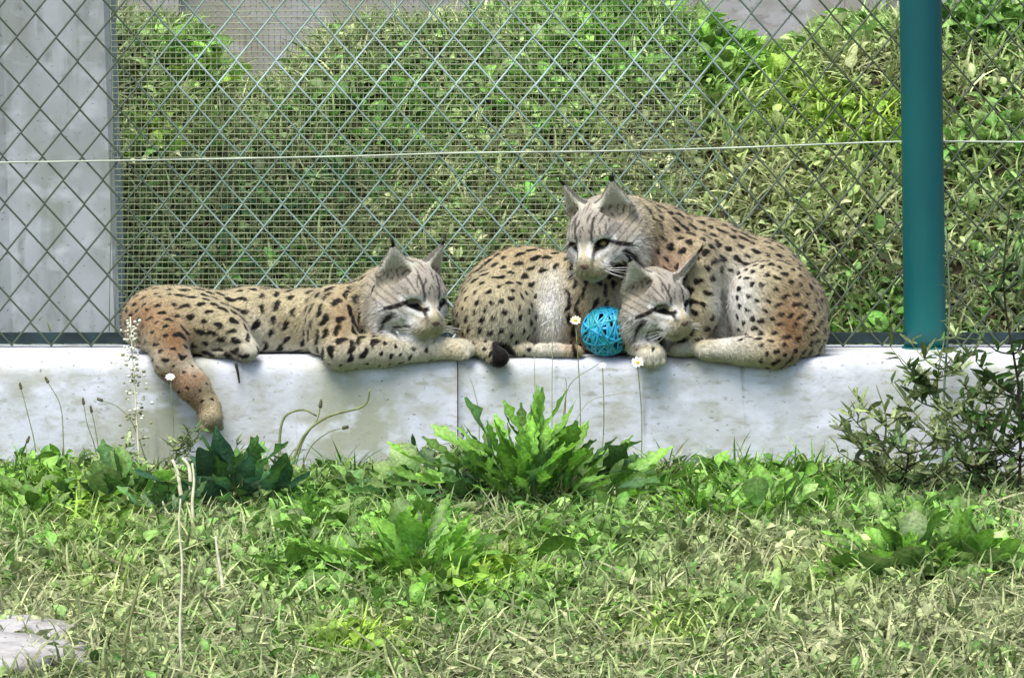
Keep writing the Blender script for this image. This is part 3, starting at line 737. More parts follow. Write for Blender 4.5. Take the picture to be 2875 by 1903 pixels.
# --- watching lynx on the right
def prims_c(f):
    Cc(f, [(1840, 682, .17, 104), (1990, 742, .185, 118), (2130, 800, .18, 122), (2205, 872, .17, 122)], .04)
    E(f, 2170, 862, .070, 130, 85, 136, .012); E(f, 2200, 930, .06, 126, 92, 98, .03)
    E(f, 2175, 985, .012, 85, 62, 55, .025)
    Cc(f, [(2175, 990, -.012, 46), (2090, 985, -.014, 40), (1995, 984, -.002, 31)], .010); E(f, 1985, 984, -.004, 40, 36, 28, .010)
    E(f, 1885, 745, .13, 112, 90, 115, .03)
    E(f, 1955, 750, .09, 76, 74, 100, .014, 12)
    Cc(f, [(1955, 770, .070, 66), (1968, 870, .050, 51), (1938, 960, .040, 40)], .014); E(f, 1920, 982, .030, 44, 44, 29, .010)
    Cc(f, [(1850, 800, .15, 58), (1845, 960, .13, 42)], .03)
    Cc(f, [(1850, 672, .15, 100), (1775, 640, .115, 84), (1720, 640, .10, 70)], .025)
    E(f, 2030, 880, .16, 70, 70, 112, .02)
    Cc(f, [(2240, 985, .03, 36), (2290, 1000, .06, 28)], .02)
def colour_c(px, py, V, N, c):
    mixc(c, blob(px, py, 2035, 870, 38, 110) , WHITE * .85, .95); mixc(c, blob(px, py, 2085, 850, 50, 110), WHITE, .75)
    mixc(c, smin_step(py, 760, 640) * smin_step(px, 1800, 1900), TAN * .78 + np.array([.03, 0, 0]), .7)
    mixc(c, blob(px, py, 2220, 920, 55, 110), RUST * 1.1, .9); mixc(c, blob(px, py, 2290, 760, 60, 90), RUST * .8, .45)
    mixc(c, blob(px, py, 1870, 740, 60, 60), np.array([.42, .27, .20]), .7)
    mixc(c, blob(px, py, 2010, 985, 90, 24), PALE * .95, .9); mixc(c, blob(px, py, 1920, 985, 45, 28), PALE * .8, .7)
def spec_c(px, py, V):
    n = len(px); sp = np.full(n, .0235); a = np.full(n, .0115); b = np.full(n, .0060); ang = np.full(n, -38.0); ok = np.ones(n, bool)
    th = (px > 2040) & (py > 740); sp[th] = .0208; a[th] = .0078; b[th] = .0055; ang[th] = -15
    rt = (px > 2170) & (py > 820); ang[rt] = 30; a[rt] = .011
    lg = (px > 1860) & (px < 2030) & (py > 680); sp[lg] = .0265; a[lg] = .0105; b[lg] = .0085; ang[lg] = 20
    nk = px < 1880; a[nk] = .014; b[nk] = .0046; ang[nk] = -50; sp[nk] = .022
    ok &= ~((np.abs(px - 2035) < 34) & (py > 760) & (py < 960)); ok &= ~((py > 955) & (px < 2130))
    return sp, a, b, ang, ok
lo = W(1540, 1110, -.12); hi = W(2400, 450, .33)
build_lynx('lynx', 'alert spotted lynx with open eyes crouching behind the others next to the post', (lo[0], -.12, lo[2]), (hi[0], .30, hi[2]), prims_c,
    dict(c=W(1688, 650, .055), rot=(-31, 26, 7), s=1.20, ears=EARS(.004, .108), base=(2080, 1000, .1)), colour_c, spec_c,
    lambda P: np.tile(np.array([.75, .1, -.45]), (len(P), 1)), [(W(1978, 985, .0), (-1, -.3, -.05), 30 * S), (W(1915, 986, .035), (-.4, -1, -.1), 37 * S)], 80000, 47, False)

# ------------------------------------------------------------------ blue woven cane ball
bc = W(1702, 944, .035); bc[2] = ZT + .0600
ball = thing('cane_ball', 'bright blue woven cane ball in front of the curled lynx', 'ball', bc)
th = np.linspace(0, 2 * math.pi, 41)[:-1]; RV = []
for dr, dz in ((-.0008, -.0032), (.0009, -.0022), (.0011, .0022), (-.0008, .0032)):
    RV.append(np.stack([np.cos(th) * (.0585 + dr), np.sin(th) * (.0585 + dr), np.full(40, dz)], 1))
RV = np.stack(RV, 1).reshape(-1, 3); i = np.arange(40)[:, None]; j = np.arange(4)[None]
RF = np.stack([i * 4 + j, ((i + 1) % 40) * 4 + j, ((i + 1) % 40) * 4 + (j + 1) % 4, i * 4 + (j + 1) % 4], -1).reshape(-1, 4)
ring = mk_mesh('cane_strand', RV, RF)
for k in range(36):
    o = obj('cane_strand', ring, M_CANE, ball)
    d = Vector(rng.normal(0, 1, 3)).normalized()
    o.rotation_euler = d.to_track_quat('Z', 'Y').to_euler(); s_ = float(rng.uniform(.955, 1.02)); o.scale = (s_, s_, s_ * float(rng.uniform(.8, 1.3)))

# ------------------------------------------------------------------ vegetation templates
def leaf_tpl(n=5, prof=None, fold=.18, arch=.25, lobes=None):
    """unit leaf along +y, tip at y=1, max half width 1*prof ; returns V (nx3), quads, tris"""
    u = np.linspace(0, 1, n + 1); wv = prof(u) if prof else np.sin(np.pi * np.clip(u, .04, .98)) ** .8
    V = []; 
    for a, b in zip(u, wv):
        z = arch * (a - 1.25 * a * a)
        V += [(-b, a, z + fold * b), (0, a, z), (b, a, z + fold * b)]
    F = []
    for i in range(n):
        F += [(3 * i, 3 * i + 1, 3 * i + 4, 3 * i + 3), (3 * i + 1, 3 * i + 2, 3 * i + 5, 3 * i + 4)]
    return np.array(V), np.array(F)
T_OVAL = leaf_tpl(5, lambda u: .25 * np.sin(np.pi * np.clip(u, .06, .985)) ** .8, .42, .55)
T_ROUND = leaf_tpl(6, lambda u: .30 * np.clip(np.sin(np.pi * np.clip((u - .34) / .66, 0, .985)), .03, 1) ** .65, .40, .50)
T_BLADE = leaf_tpl(3, lambda u: .045 * (1 - u) ** .6 + .002, .3, .5)
T_STRAW = leaf_tpl(2, lambda u: .035 * (1 - .6 * u), .2, .15)
T_DRY = leaf_tpl(3, lambda u: .22 * np.sin(np.pi * np.clip(u, .08, .97)) ** .8, .5, .5)
def frames(yaw, pitch, roll):
    """rotation taking local +y to heading yaw, raised by pitch"""
    cy, sy, cp, sp, cr, sr = np.cos(yaw), np.sin(yaw), np.cos(pitch), np.sin(pitch), np.cos(roll), np.sin(roll)
    fw = np.stack([-sy * cp, cy * cp, sp], -1); rt = np.stack([cy, sy, 0 * sy], -1); up = np.cross(rt, fw)
    r2 = rt * cr[:, None] + up * sr[:, None]; u2 = -rt * sr[:, None] + up * cr[:, None]
    return np.stack([r2, fw, u2], -1)
def scatter(tpl, P, size, yaw, pitch, roll, col):
    V, F = tpl; M = frames(yaw, pitch, roll); n = len(P)
    VV = np.einsum('nij,vj->nvi', M, V) * size[:, None, None] + P[:, None, :]
    FF = (np.arange(n)[:, None, None] * len(V) + F[None]).reshape(-1, F.shape[1])
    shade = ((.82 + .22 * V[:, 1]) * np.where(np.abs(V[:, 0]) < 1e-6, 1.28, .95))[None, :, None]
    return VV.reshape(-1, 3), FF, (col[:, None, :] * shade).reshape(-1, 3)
BRIGHT = np.array([.19, .40, .045]); MID = np.array([.085, .21, .035]); DARK = np.array([.022, .06, .024]); SAGE = np.array([.26, .34, .13]); STRAW = np.array([.42, .445, .23]); YEL = np.array([.30, .47, .03]); TEAL = np.array([.06, .18, .09])
def fieldmix(px, py, blobs):
    a = np.zeros(len(px))
    for (cx, cy, rx, ry, w_) in blobs: a = np.maximum(a, w_ * np.exp(-(((px - cx) / rx) ** 2 + ((py - cy) / ry) ** 2)))
    return a
def cover(name, label, region, counts, green, dark, yellow, straw, seed, tall=1.0, keep=None):
    r = np.random.default_rng(seed); x0, x1, y0, y1 = region; out = []
    def pts(n):
        x = r.uniform(x0, x1, n); y = r.uniform(y0, y1, n); z = H(x, y); P = np.stack([x, y, z], 1); px, py = PX(P)
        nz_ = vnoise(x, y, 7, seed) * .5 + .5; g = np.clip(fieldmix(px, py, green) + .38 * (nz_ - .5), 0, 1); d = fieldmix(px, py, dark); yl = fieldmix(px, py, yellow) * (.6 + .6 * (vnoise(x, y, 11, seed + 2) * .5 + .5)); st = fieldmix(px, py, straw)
        return P, px, py, g, d, np.clip(yl, 0, 1), st
    def tint(g, d, yl, st, n, base):
        u = r.random(n)[:, None]; c = base * (1 - g[:, None]) + (BRIGHT * u + MID * (1 - u)) * g[:, None]
        c = c * (1 - yl[:, None]) + YEL * (.6 + .6 * u) * yl[:, None]
        c = c * (1 - (st * .8)[:, None]) + (STRAW * (.6 + .6 * u)) * (st * .8)[:, None]
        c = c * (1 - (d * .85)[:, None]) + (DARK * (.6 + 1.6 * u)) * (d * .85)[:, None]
        return c * r.lognormal(0, .36, n)[:, None]
    n = counts[0]; P, px, py, g, d, yl, st = pts(n); ok = r.random(n) < .60 + .6 * np.maximum(g, yl); 
    sz = r.uniform(.014, .036, n) * (1 + .55 * (r.random(n) < .12)) * (.8 + .6 * g) * tall; c = tint(g, d, yl, st, n, np.where(r.random((n, 1)) < .68, SAGE * .9, MID * 1.3))
    P[:, 2] += (r.uniform(-.003, .024, n) + .022 * np.clip(vnoise(P[:, 0], P[:, 1], 16, seed + 6), 0, 1)) * tall * (.6 + g)
    tp = r.random(n) < .5
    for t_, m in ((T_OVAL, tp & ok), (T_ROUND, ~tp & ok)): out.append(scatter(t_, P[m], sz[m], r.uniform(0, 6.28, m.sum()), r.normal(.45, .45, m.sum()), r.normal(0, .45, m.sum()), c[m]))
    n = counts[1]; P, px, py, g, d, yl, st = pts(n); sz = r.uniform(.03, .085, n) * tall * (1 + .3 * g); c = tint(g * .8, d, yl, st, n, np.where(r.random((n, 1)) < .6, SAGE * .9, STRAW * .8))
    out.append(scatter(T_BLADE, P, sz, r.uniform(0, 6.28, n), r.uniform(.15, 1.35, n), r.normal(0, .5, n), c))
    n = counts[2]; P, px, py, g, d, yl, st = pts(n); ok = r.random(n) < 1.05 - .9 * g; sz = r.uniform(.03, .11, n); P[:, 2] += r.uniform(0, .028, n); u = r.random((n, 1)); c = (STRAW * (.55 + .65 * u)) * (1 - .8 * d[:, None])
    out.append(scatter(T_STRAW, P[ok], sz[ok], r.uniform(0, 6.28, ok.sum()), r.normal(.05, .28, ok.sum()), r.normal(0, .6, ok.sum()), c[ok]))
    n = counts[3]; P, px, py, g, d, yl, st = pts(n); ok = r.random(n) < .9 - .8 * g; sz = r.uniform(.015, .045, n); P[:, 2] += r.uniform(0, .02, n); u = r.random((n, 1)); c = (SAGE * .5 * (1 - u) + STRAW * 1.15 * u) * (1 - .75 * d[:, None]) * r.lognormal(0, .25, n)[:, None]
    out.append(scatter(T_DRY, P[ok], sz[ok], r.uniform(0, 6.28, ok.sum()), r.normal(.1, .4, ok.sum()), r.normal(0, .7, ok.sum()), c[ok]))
    V, F, C = [], [], []; off = 0
    for v, f_, c_ in out: V.append(v); F.append(f_ + off); C.append(c_); off += len(v)
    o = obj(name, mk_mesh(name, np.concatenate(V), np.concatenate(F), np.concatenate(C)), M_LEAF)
    tag(o, label, 'ground cover', kind='stuff'); return o
cover('meadow_cover', 'mat of clover leaves, grass and dry straw in front of the wall', (-1.65, 1.65, -4.0, -.012), (66000, 36000, 14000, 16000),
    [(120, 1400, 260, 110, .95), (420, 1370, 160, 70, .5), (900, 1480, 200, 160, .8), (1130, 1560, 220, 170, .9), (1500, 1360, 260, 90, .9), (2150, 1400, 330, 90, 1.0), (2550, 1540, 260, 110, .95), (850, 1640, 180, 110, .85), (380, 1560, 280, 80, .55), (2300, 1690, 260, 50, .45), (1650, 1560, 260, 90, .9), (1350, 1690, 320, 100, .8), (2100, 1750, 300, 60, .4), (1000, 1840, 120, 60, .7)],
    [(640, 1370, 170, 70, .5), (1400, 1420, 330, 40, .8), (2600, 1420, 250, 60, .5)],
    [(250, 1470, 150, 70, .6), (1020, 1830, 130, 60, .9), (1330, 1640, 180, 70, .7), (1850, 1800, 160, 70, .5), (2300, 1650, 130, 60, .5), (300, 1680, 120, 80, .5)],
    [(2150, 1580, 360, 60, .8), (2500, 1760, 500, 130, .6), (120, 1750, 240, 120, .5), (500, 1650, 260, 120, .35), (1600, 1850, 300, 60, .45)], 5)
BRIGHT, MID, SAGE, STRAW = BRIGHT * 1.1, MID * 1.25, SAGE * 1.2, STRAW * 1.2
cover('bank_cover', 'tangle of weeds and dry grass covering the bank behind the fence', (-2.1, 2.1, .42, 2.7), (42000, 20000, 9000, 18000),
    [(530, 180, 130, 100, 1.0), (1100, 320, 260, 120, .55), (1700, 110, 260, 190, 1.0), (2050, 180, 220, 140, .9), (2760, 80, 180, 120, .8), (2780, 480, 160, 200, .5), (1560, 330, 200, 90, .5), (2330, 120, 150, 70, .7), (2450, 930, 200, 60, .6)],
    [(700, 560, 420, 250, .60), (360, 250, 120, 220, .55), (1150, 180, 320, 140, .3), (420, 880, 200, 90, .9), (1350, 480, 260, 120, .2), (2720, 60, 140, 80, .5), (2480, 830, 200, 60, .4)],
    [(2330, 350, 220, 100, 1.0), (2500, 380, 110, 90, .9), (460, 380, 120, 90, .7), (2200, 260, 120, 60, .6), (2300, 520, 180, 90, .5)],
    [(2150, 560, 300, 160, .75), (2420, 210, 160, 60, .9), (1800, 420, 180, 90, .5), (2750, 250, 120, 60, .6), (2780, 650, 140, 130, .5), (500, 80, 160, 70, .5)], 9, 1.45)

BRIGHT, MID, SAGE, STRAW = BRIGHT / 1.1, MID / 1.25, SAGE / 1.2, STRAW / 1.2
# ------------------------------------------------------------------ single plants
def coloured(tpl, c, c2=None, name='leaf', width=1.0, sub=None):
    V, F = tpl; V = V.copy(); V[:, 0] *= width; V[:, 2] += .05 * np.sin(V[:, 1] * 7 + V[:, 0] * 9); c = np.array(c); c2 = c if c2 is None else np.array(c2)
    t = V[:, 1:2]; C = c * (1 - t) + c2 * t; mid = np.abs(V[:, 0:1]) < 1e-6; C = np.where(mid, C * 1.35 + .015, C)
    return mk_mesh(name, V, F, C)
def lobed(n=12, seed=0, wid=.17):
    r = np.random.default_rng(seed); j = r.uniform(.75, 1.2, n + 1)
    def prof(u): return wid * np.clip(.22 + 1.1 * u, 0, 1) * np.clip((1.02 - u) * 3.2, 0, 1) ** .7 * (1 + .28 * np.cos(u * n * math.pi)) * j + .004
    return leaf_tpl(n, prof, .22, .30)
LOB = [coloured(lobed(12, k, .080 + .020 * k), MID * .75, BRIGHT * (.75 + .25 * k), 'lobed_leaf') for k in range(3)]
LOBD = [coloured(lobed(8, k + 5, .2), DARK * 1.5, MID * .9, 'lobed_leaf_dark') for k in range(2)]
OVG = [coloured(leaf_tpl(6, lambda u: .30 * np.sin(np.pi * np.clip(u, .05, .985)) ** .75, .2, .35), MID * .9, BRIGHT * .85, 'oval_leaf'), coloured(leaf_tpl(6, lambda u: .40 * np.sin(np.pi * np.clip(u ** 1.1, .05, .985)) ** .7, .2, .3), MID, SAGE * .8 + BRIGHT * .2, 'oval_leaf_pale')]
ARUM = coloured(leaf_tpl(7, lambda u: .34 * np.clip(1.02 - u, 0, 1) ** .75 * np.clip(u * 7, .1, 1), .25, .2), DARK * 1.2, TEAL * .75, 'arrow_leaf')
ARUM2 = coloured(leaf_tpl(7, lambda u: .32 * np.clip(1.02 - u, 0, 1) ** .7 * np.clip(u * 6, .1, 1), .2, .2), TEAL * .8, MID, 'arrow_leaf_light')
NARROW = [coloured(leaf_tpl(3, lambda u: .13 * np.sin(np.pi * np.clip(u, .06, .97)) ** .8, .2, .3), c * .8, c, 'narrow_leaf') for c in (SAGE * .7, SAGE * .5, SAGE * 1.1, MID * .6)]
YOV = [coloured(leaf_tpl(5, lambda u: .36 * np.sin(np.pi * np.clip(u, .05, .985)) ** .7, .2, .35), MID * 1.2, YEL * .8, 'yellow_green_leaf')]
PALEDRY = [coloured(leaf_tpl(4, lambda u: .2 * np.sin(np.pi * np.clip(u, .06, .97)) ** .8, .5, .6), STRAW * 1.1, STRAW * 1.45, 'dry_leaf')]
def put_leaf(root, me, P, yaw, pitch, roll, s):
    M = frames(np.array([yaw]), np.array([pitch]), np.array([roll]))[0]
    o = obj('leaf', me, M_PLANT, root); m4 = Matrix([[*(M[i] * s), float(P[i] - root.location[i])] for i in range(3)] + [[0, 0, 0, 1]])
    o.matrix_basis = m4; return o
def rosette(name, label, base, meshes, n, size, pitch=(.2, 1.3), spread=.03, seed=0, group=None, leafk=(.36, .66), more=1.45):
    """leaves on short petioles fanned out from one root"""
    r = random.Random(seed); root = thing(name, label, 'plant', base, group); n = int(n * more); petioles = []
    for k in range(n):
        t = (k + .5) / n; pt = pitch[1] - (pitch[1] - pitch[0]) * t ** .8 + r.gauss(0, .2); yaw = k * 2.39996 + r.gauss(0, .25)
        P = np.array(base) + np.array([-math.sin(yaw) * spread * t, math.cos(yaw) * spread * t, -.004])
        d = np.array([-math.sin(yaw) * math.cos(pt), math.cos(yaw) * math.cos(pt), math.sin(pt)]); off = size * r.uniform(.0, .52) if leafk[1] < 1 else 0
        Q = P + d * off
        if off > .012: petioles.append(tube([P, (P + Q) / 2 + [0, 0, .004], Q], .0011, 3, False))
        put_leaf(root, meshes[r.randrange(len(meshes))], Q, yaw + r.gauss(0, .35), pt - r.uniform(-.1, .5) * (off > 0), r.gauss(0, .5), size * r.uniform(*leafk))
    if petioles: wobj('petioles', *merge(petioles), M_STEM_G, root)['kind'] = 'stuff'
    return root
def gpt(px, py):
    b = G(px, py); b[2] = float(H(b[0], b[1])); return b
rosette('rosette_weed', 'largest leafy weed growing against the middle of the wall', gpt(1490, 1425), LOB + [LOBD[0]], 190, .25, (.10, 1.5), .22, 1)
rosette('rosette_weed', 'broad bright green weed in the meadow below the sleeping lynx paw', gpt(1150, 1640), LOB + OVG[:1], 95, .18, (.15, 1.45), .17, 2)
rosette('rosette_weed', 'olive leafed weed crowding the left foot of the largest weed', gpt(1235, 1415), LOBD + [OVG[1]], 80, .155, (.1, 1.3), .15, 3)
rosette('rosette_weed', 'pale round leafed weed at the right foot of the largest weed', gpt(1730, 1430), OVG, 50, .12, (.2, 1.4), .13, 4)
rosette('arrow_leaf_plant', 'dark glossy plant with arrow shaped leaves below the dangling leg', gpt(670, 1430), [ARUM, ARUM2, LOBD[0]], 60, .19, (.1, 1.4), .14, 5)
for k, (a, b, n, s_, ms, lab) in enumerate([
    (110, 1470, 40, .15, OVG + LOB, 'low clump of mixed green leaves under the thin bud stalks'), (330, 1430, 36, .20, LOBD + OVG, 'dark green clump left of the dry branching stalk'),
    (880, 1530, 34, .16, LOB + OVG, 'fresh green clump between arrow leaf plant and broad bright weed'), (1960, 1475, 34, .17, LOB, 'upright lobed clump at the wall foot right of the largest weed'),
    (2150, 1470, 40, .19, OVG + LOB, 'dense leafy clump at the wall foot under the crouching lynx'), (2330, 1470, 34, .17, LOB, 'leafy clump at the wall foot beside the branching olive weeds'),
    (2540, 1625, 42, .20, OVG + LOB, 'bright clump in front of the branching olive weeds'), (2720, 1610, 34, .18, OVG, 'pale green clump beside the tall dark stem'),
    (2330, 1640, 14, .08, YOV + OVG, 'small yellow green sprout in the dry patch'), (1640, 1590, 30, .13, OVG, 'round leafed clump in front of the largest weed'),
    (990, 1860, 16, .07, YOV, 'yellow green tuft at the dry grass edge'), (790, 1640, 20, .09, LOB, 'spiky green tuft beside the snapped dry stalk'), (470, 1470, 30, .15, LOBD, 'dark leafy tuft at the foot of the pale dry stalks')]):
    rosette('leafy_clump', lab, gpt(a, b), ms, int(n * 1.8), s_ * .72, (.1, 1.45), .13, 20 + k, 'leafy clumps in the meadow')

BLD = [coloured(leaf_tpl(6, lambda u: .030 * (1 - u) ** .6 + .002, .3, .75), c * .8, c, 'grass_blade') for c in (MID * 1.1, SAGE * .9, BRIGHT * .8)]
for k, (a, b, n, s_, lab) in enumerate([(60, 1375, 22, .12, 'grass tuft under the yellow flecked bud stalk'), (230, 1372, 18, .10, 'grass tuft between the two groups of bud stalks'), (560, 1385, 24, .13, 'grass tuft left of the arrow leaf plant'), (745, 1372, 22, .12, 'grass tuft at the root of the bending grass stalks'),
    (960, 1378, 26, .13, 'grass tuft at the wall foot under the lynx forearm'), (1070, 1385, 20, .11, 'grass tuft at the wall foot left of the wall joint'), (1880, 1375, 24, .12, 'grass tuft right of the pale round leafed weed'), (2080, 1372, 24, .13, 'grass tuft between the wall foot clumps under the crouching lynx'), (2280, 1375, 26, .14, 'grass tuft with long blades next to the olive weeds'), (1430, 1500, 20, .08, 'short grass tuft in the meadow before the largest weed'), (1850, 1640, 20, .08, 'short grass tuft at the border of the dry patch'), (620, 1780, 20, .09, 'grass tuft in the straw right of the stones')]):
    rosette('grass_tuft', lab, gpt(a, b), BLD, n, s_, (.55, 1.5), .035, 120 + k, 'grass tufts', (.5, 1.1), 1.0)
def stalk(name, label, pts, y, r0, mat, bud=None, budmat=None, group=None, cat='stalk', base_ground=True):
    P = np.array([W(a, b, y + (c if len(q) > 2 else 0)) for q in pts for a, b, c in [(*q, 0)[:3]]])
    if base_ground: P[0, 2] = float(H(P[0, 0], P[0, 1])) - .005
    root = thing(name, label, cat, P[0], group); sm = smoothpath(P, 5)
    V, F = tube(sm, np.linspace(r0, r0 * .5, len(sm)), 5); wobj('stem', V, F, mat, root)
    if bud:
        d = sm[-1] - sm[-3]; d /= np.linalg.norm(d); parts = []
        for k in range(3): parts.append(ell(sm[-1] + d * bud * (k - .6) * .8, (bud * (.75 - .12 * k),) * 2 + (bud * .8,), 7, 5))
        wobj('bud', *merge(parts), budmat or M_BUD, root)
    return root, sm
thin = [([(270, 1360), (250, 1250), (225, 1130), (205, 1090), (68, 1085)][:0] or [(105, 1340), (98, 1250), (80, 1170), (58, 1085)], 'thin bud stalk with a yellow fleck at the far end of the wall'),
    ([(182, 1340), (178, 1240), (170, 1140), (132, 1068)], 'tall thin stalk bending to a single bud over the wall face'),
    ([(285, 1340), (265, 1250), (245, 1190), (234, 1128)], 'short thin bud stalk before the white wall, left of a pair'),
    ([(288, 1345), (275, 1250), (265, 1190), (256, 1150)], 'lower thin bud stalk of the pair before the white wall'),
    ([(430, 1300), (380, 1205), (335, 1145), (282, 1122)], 'thin stalk arching left to a brown bud before the wall')]
for k, (pp, lab) in enumerate(thin): stalk('bud_stalk', lab, pp, -.04 - .01 * k, .0016, M_STEM_G, .0055, None, 'thin bud stalks before the wall')
rt, sm = stalk('seed_stalk', 'dark forked stalk leaning beside the low green clump', [(40, 1390), (50, 1300), (78, 1235)], -.06, .0028, M_STEM_D, .006)
stalk('grass_stalk', 'thick grass stalk curling over towards the wall joint', [(790, 1330), (785, 1240), (800, 1170), (850, 1150), (885, 1165)], -.07, .004, M_STEM_G, .003, None, 'bending grass stalks')
stalk('grass_stalk', 'long grass stalk leaning far right with a raised tip', [(800, 1330), (850, 1230), (920, 1170), (1020, 1140), (1040, 1090)], -.08, .0042, M_STEM_G, None, None, 'bending grass stalks')
stalk('grass_stalk', 'grass stalk with a dark seed head above the arrow leaves', [(815, 1340), (850, 1240), (890, 1180), (900, 1135)], -.06, .0026, M_STEM_G, .007, None, 'bending grass stalks')
stalk('grass_stalk', 'low grass stalk with a small green seed head', [(830, 1340), (870, 1260), (920, 1215), (968, 1200)], -.06, .0018, M_STEM_G, .006, None, 'bending grass stalks')
stalk('grass_stalk', 'drooping blade lying low between the grass stalks and the olive leafed weed', [(850, 1360), (900, 1330), (960, 1325), (1010, 1340)], -.10, .003, M_STEM_G, None, None, 'bending grass stalks')
stalk('twig', 'short black twig hanging under the folded hind foot', [(662, 1020), (668, 1048), (672, 1075)], -.012, .004, M_STEM_D, None, None, None, 'twig', False)
for k, (pp, lab) in enumerate([([(1560, 1300), (1580, 1180), (1600, 1080), (1680, 1022)], 'slanting stem rising from the largest weed to the ball'), ([(1575, 1300), (1585, 1180), (1590, 1090), (1588, 1060)], 'upright stem above the largest weed'), ([(1345, 1180), (1335, 1110), (1318, 1055)], 'faint thin stem beside the wall joint'), ([(1505, 1180), (1502, 1090), (1500, 1000)], 'straight upright stem crossing the pale belly of the curled lynx'), ([(1550, 1200), (1550, 1090), (1552, 900)], 'tallest straight stem before the curled lynx'), ([(1600, 1240), (1650, 1130), (1760, 1100)], 'side stem bending right above the largest weed')]):
    pp = [(pp[0][0], 1330)] + pp
    stalk('weed_stem', lab, pp, -.12, .0017, M_STEM_G if k < 2 else mat_simple('stem_pale_green', (.34, .37, .24), .7, .2), None, None, 'stems above the largest weed')

# blossom stalk on the left, with many small pale buds
rt, sm = stalk('blossom_stalk', 'tall pale stalk crowded with whitish buds beside the lynx rump', [(392, 1400), (388, 1250), (380, 1120), (372, 1000), (366, 890)], -.13, .003, M_STEM_P, None, None, None, 'stalk')
rr = random.Random(4); A, B = [], []
for k in range(150):
    t = rr.random() ** .8; c = sm[min(len(sm) - 1, int((.25 + .75 * t) * (len(sm) - 1)))]; o = np.array([rr.gauss(0, .008 + .012 * (1 - t)), rr.gauss(0, .008), rr.gauss(0, .006)])
    (A if rr.random() < (.35 + .55 * (t > .62)) else B).append(ell(c + o, (rr.uniform(.0025, .005), rr.uniform(.0025, .005), rr.uniform(.002, .004)), 6, 4))
o = wobj('white_buds', *merge(A), mat_simple('bud_white', (.66, .66, .56), .7, .2, .3, 90), rt); o['kind'] = 'stuff'
o = wobj('green_buds', *merge(B), mat_simple('bud_sage', (.24, .26, .14), .7, .2, .4, 90), rt); o['kind'] = 'stuff'
# pale dry stalks
dry = [([(512, 1905), (505, 1760), (512, 1600), (503, 1480), (507, 1400)], -.35, .0030, 'tallest pale dry stem rising beneath the dangling leg'),
       ([(540, 1440), (536, 1360), (530, 1310), (512, 1285)], -.14, .0065, 'bleached forked dry stalk below the dangling leg'),
       ([(520, 1440), (505, 1370), (500, 1330), (484, 1290)], -.14, .0065, 'bleached dry stalk leaning left below the dangling leg'),
       ([(632, 1690), (622, 1620), (612, 1560), (605, 1505)], -.9, .0045, 'short bleached snapped stalk standing in the grass'),
       ([(335, 1860), (360, 1760), (385, 1660), (400, 1600)], -1.2, .0040, 'slanting dry stalk in the straw left of the tall dry stem')]
dry += [([(548, 1500), (540, 1420), (545, 1350), (540, 1300)], 0, .0045, 'thin bleached stalk beside the forked dry stalk'), ([(500, 1480), (470, 1440), (455, 1405)], 0, .004, 'short bleached stalk lying left of the forked dry stalk'), ([(530, 1530), (470, 1520), (430, 1530)], 0, .003, 'dry stalk lying level across the tall dry stem')]
for k, (pp, y, r0, lab) in enumerate(dry):
    b = gpt(*pp[0]); yy = b[1] if b is not None else y
    stalk('dry_stalk', lab, pp, yy, r0, M_STEM_P if k != 4 else M_STEM_G, None, None, 'dry stalks', 'stalk', True)
b = gpt(1210, 1480); e = W(1330, 1425, b[1]); 
for k, (a, c, lab) in enumerate([((1205, 1478), (1335, 1420), 'broad pale blade lying at the foot of the olive leafed weed')]):
    root = thing('fallen_blade', lab, 'leaf', gpt(*a)); Pa, Pb = W(*a, root.location.y), W(*c, root.location.y); n = 8; V = []
    for i in range(n + 1):
        t = i / n; P = Pa * (1 - t) + Pb * t + np.array([0, 0, .01 * math.sin(3.1 * t)]); w_ = .014 * (1 - .4 * abs(t - .4))
        V += [P + [0, 0, w_], P + [0, -.006, 0], P - [0, 0, w_]]
    F = [(3 * i + j, 3 * i + j + 1, 3 * i + j + 4, 3 * i + j + 3) for i in range(n) for j in (0, 1)]
    wobj('blade', V, np.array(F), M_LEAF, root, np.tile(SAGE * 1.05, (len(V), 1)))

# branching olive weeds in front of the right end of the wall
def bush(name, label, px, py_top, y, width, n_br, n_leaf, meshes, stemmat, seed, leafs=(.02, .045), py_base=None, group=None, lean=0):
    r = random.Random(seed); top = W(px + lean, py_top, y); b = W(px, 1400, y); b[2] = float(H(b[0], b[1])) - .004
    root = thing(name, label, 'plant', b, group); hgt = top[2] - b[2]; wd = width * S
    main = smoothpath([b, b + [lean * S * .3 + r.gauss(0, .01), 0, hgt * .35], b + [lean * S * .6 + r.gauss(0, .015), r.gauss(0, .01), hgt * .7], top], 5)
    V, F = tube(main, np.linspace(.0042, .0014, len(main)), 5); wobj('stem', V, F, stemmat, root); paths = [main]
    for k in range(n_br):
        t = r.uniform(.12, .85); i = int(t * (len(main) - 1)); a = main[i]; s_ = 1 if k % 2 else -1; ln = (1 - .6 * t) * wd * r.uniform(.6, 1.15)
        e = a + np.array([s_ * ln, r.gauss(0, .05), ln * r.uniform(.35, 1.1)]); mpt = (a + e) / 2 + np.array([0, r.gauss(0, .01), -.12 * ln]); pth = smoothpath([a, mpt, e], 4)
        V, F = tube(pth, np.linspace(.0024, .001, len(pth)), 4); wobj('branch', V, F, stemmat, root); paths.append(pth)
    for k in range(n_leaf):
        pth = paths[k % len(paths)]; i = r.randrange(1, len(pth)); P = pth[i]
        put_leaf(root, meshes[r.randrange(len(meshes))], P, r.uniform(0, 6.28), r.uniform(-.1, 1.1), r.gauss(0, .5), r.uniform(*leafs))
    return root
gb = 'branching weeds before the right end of the wall'
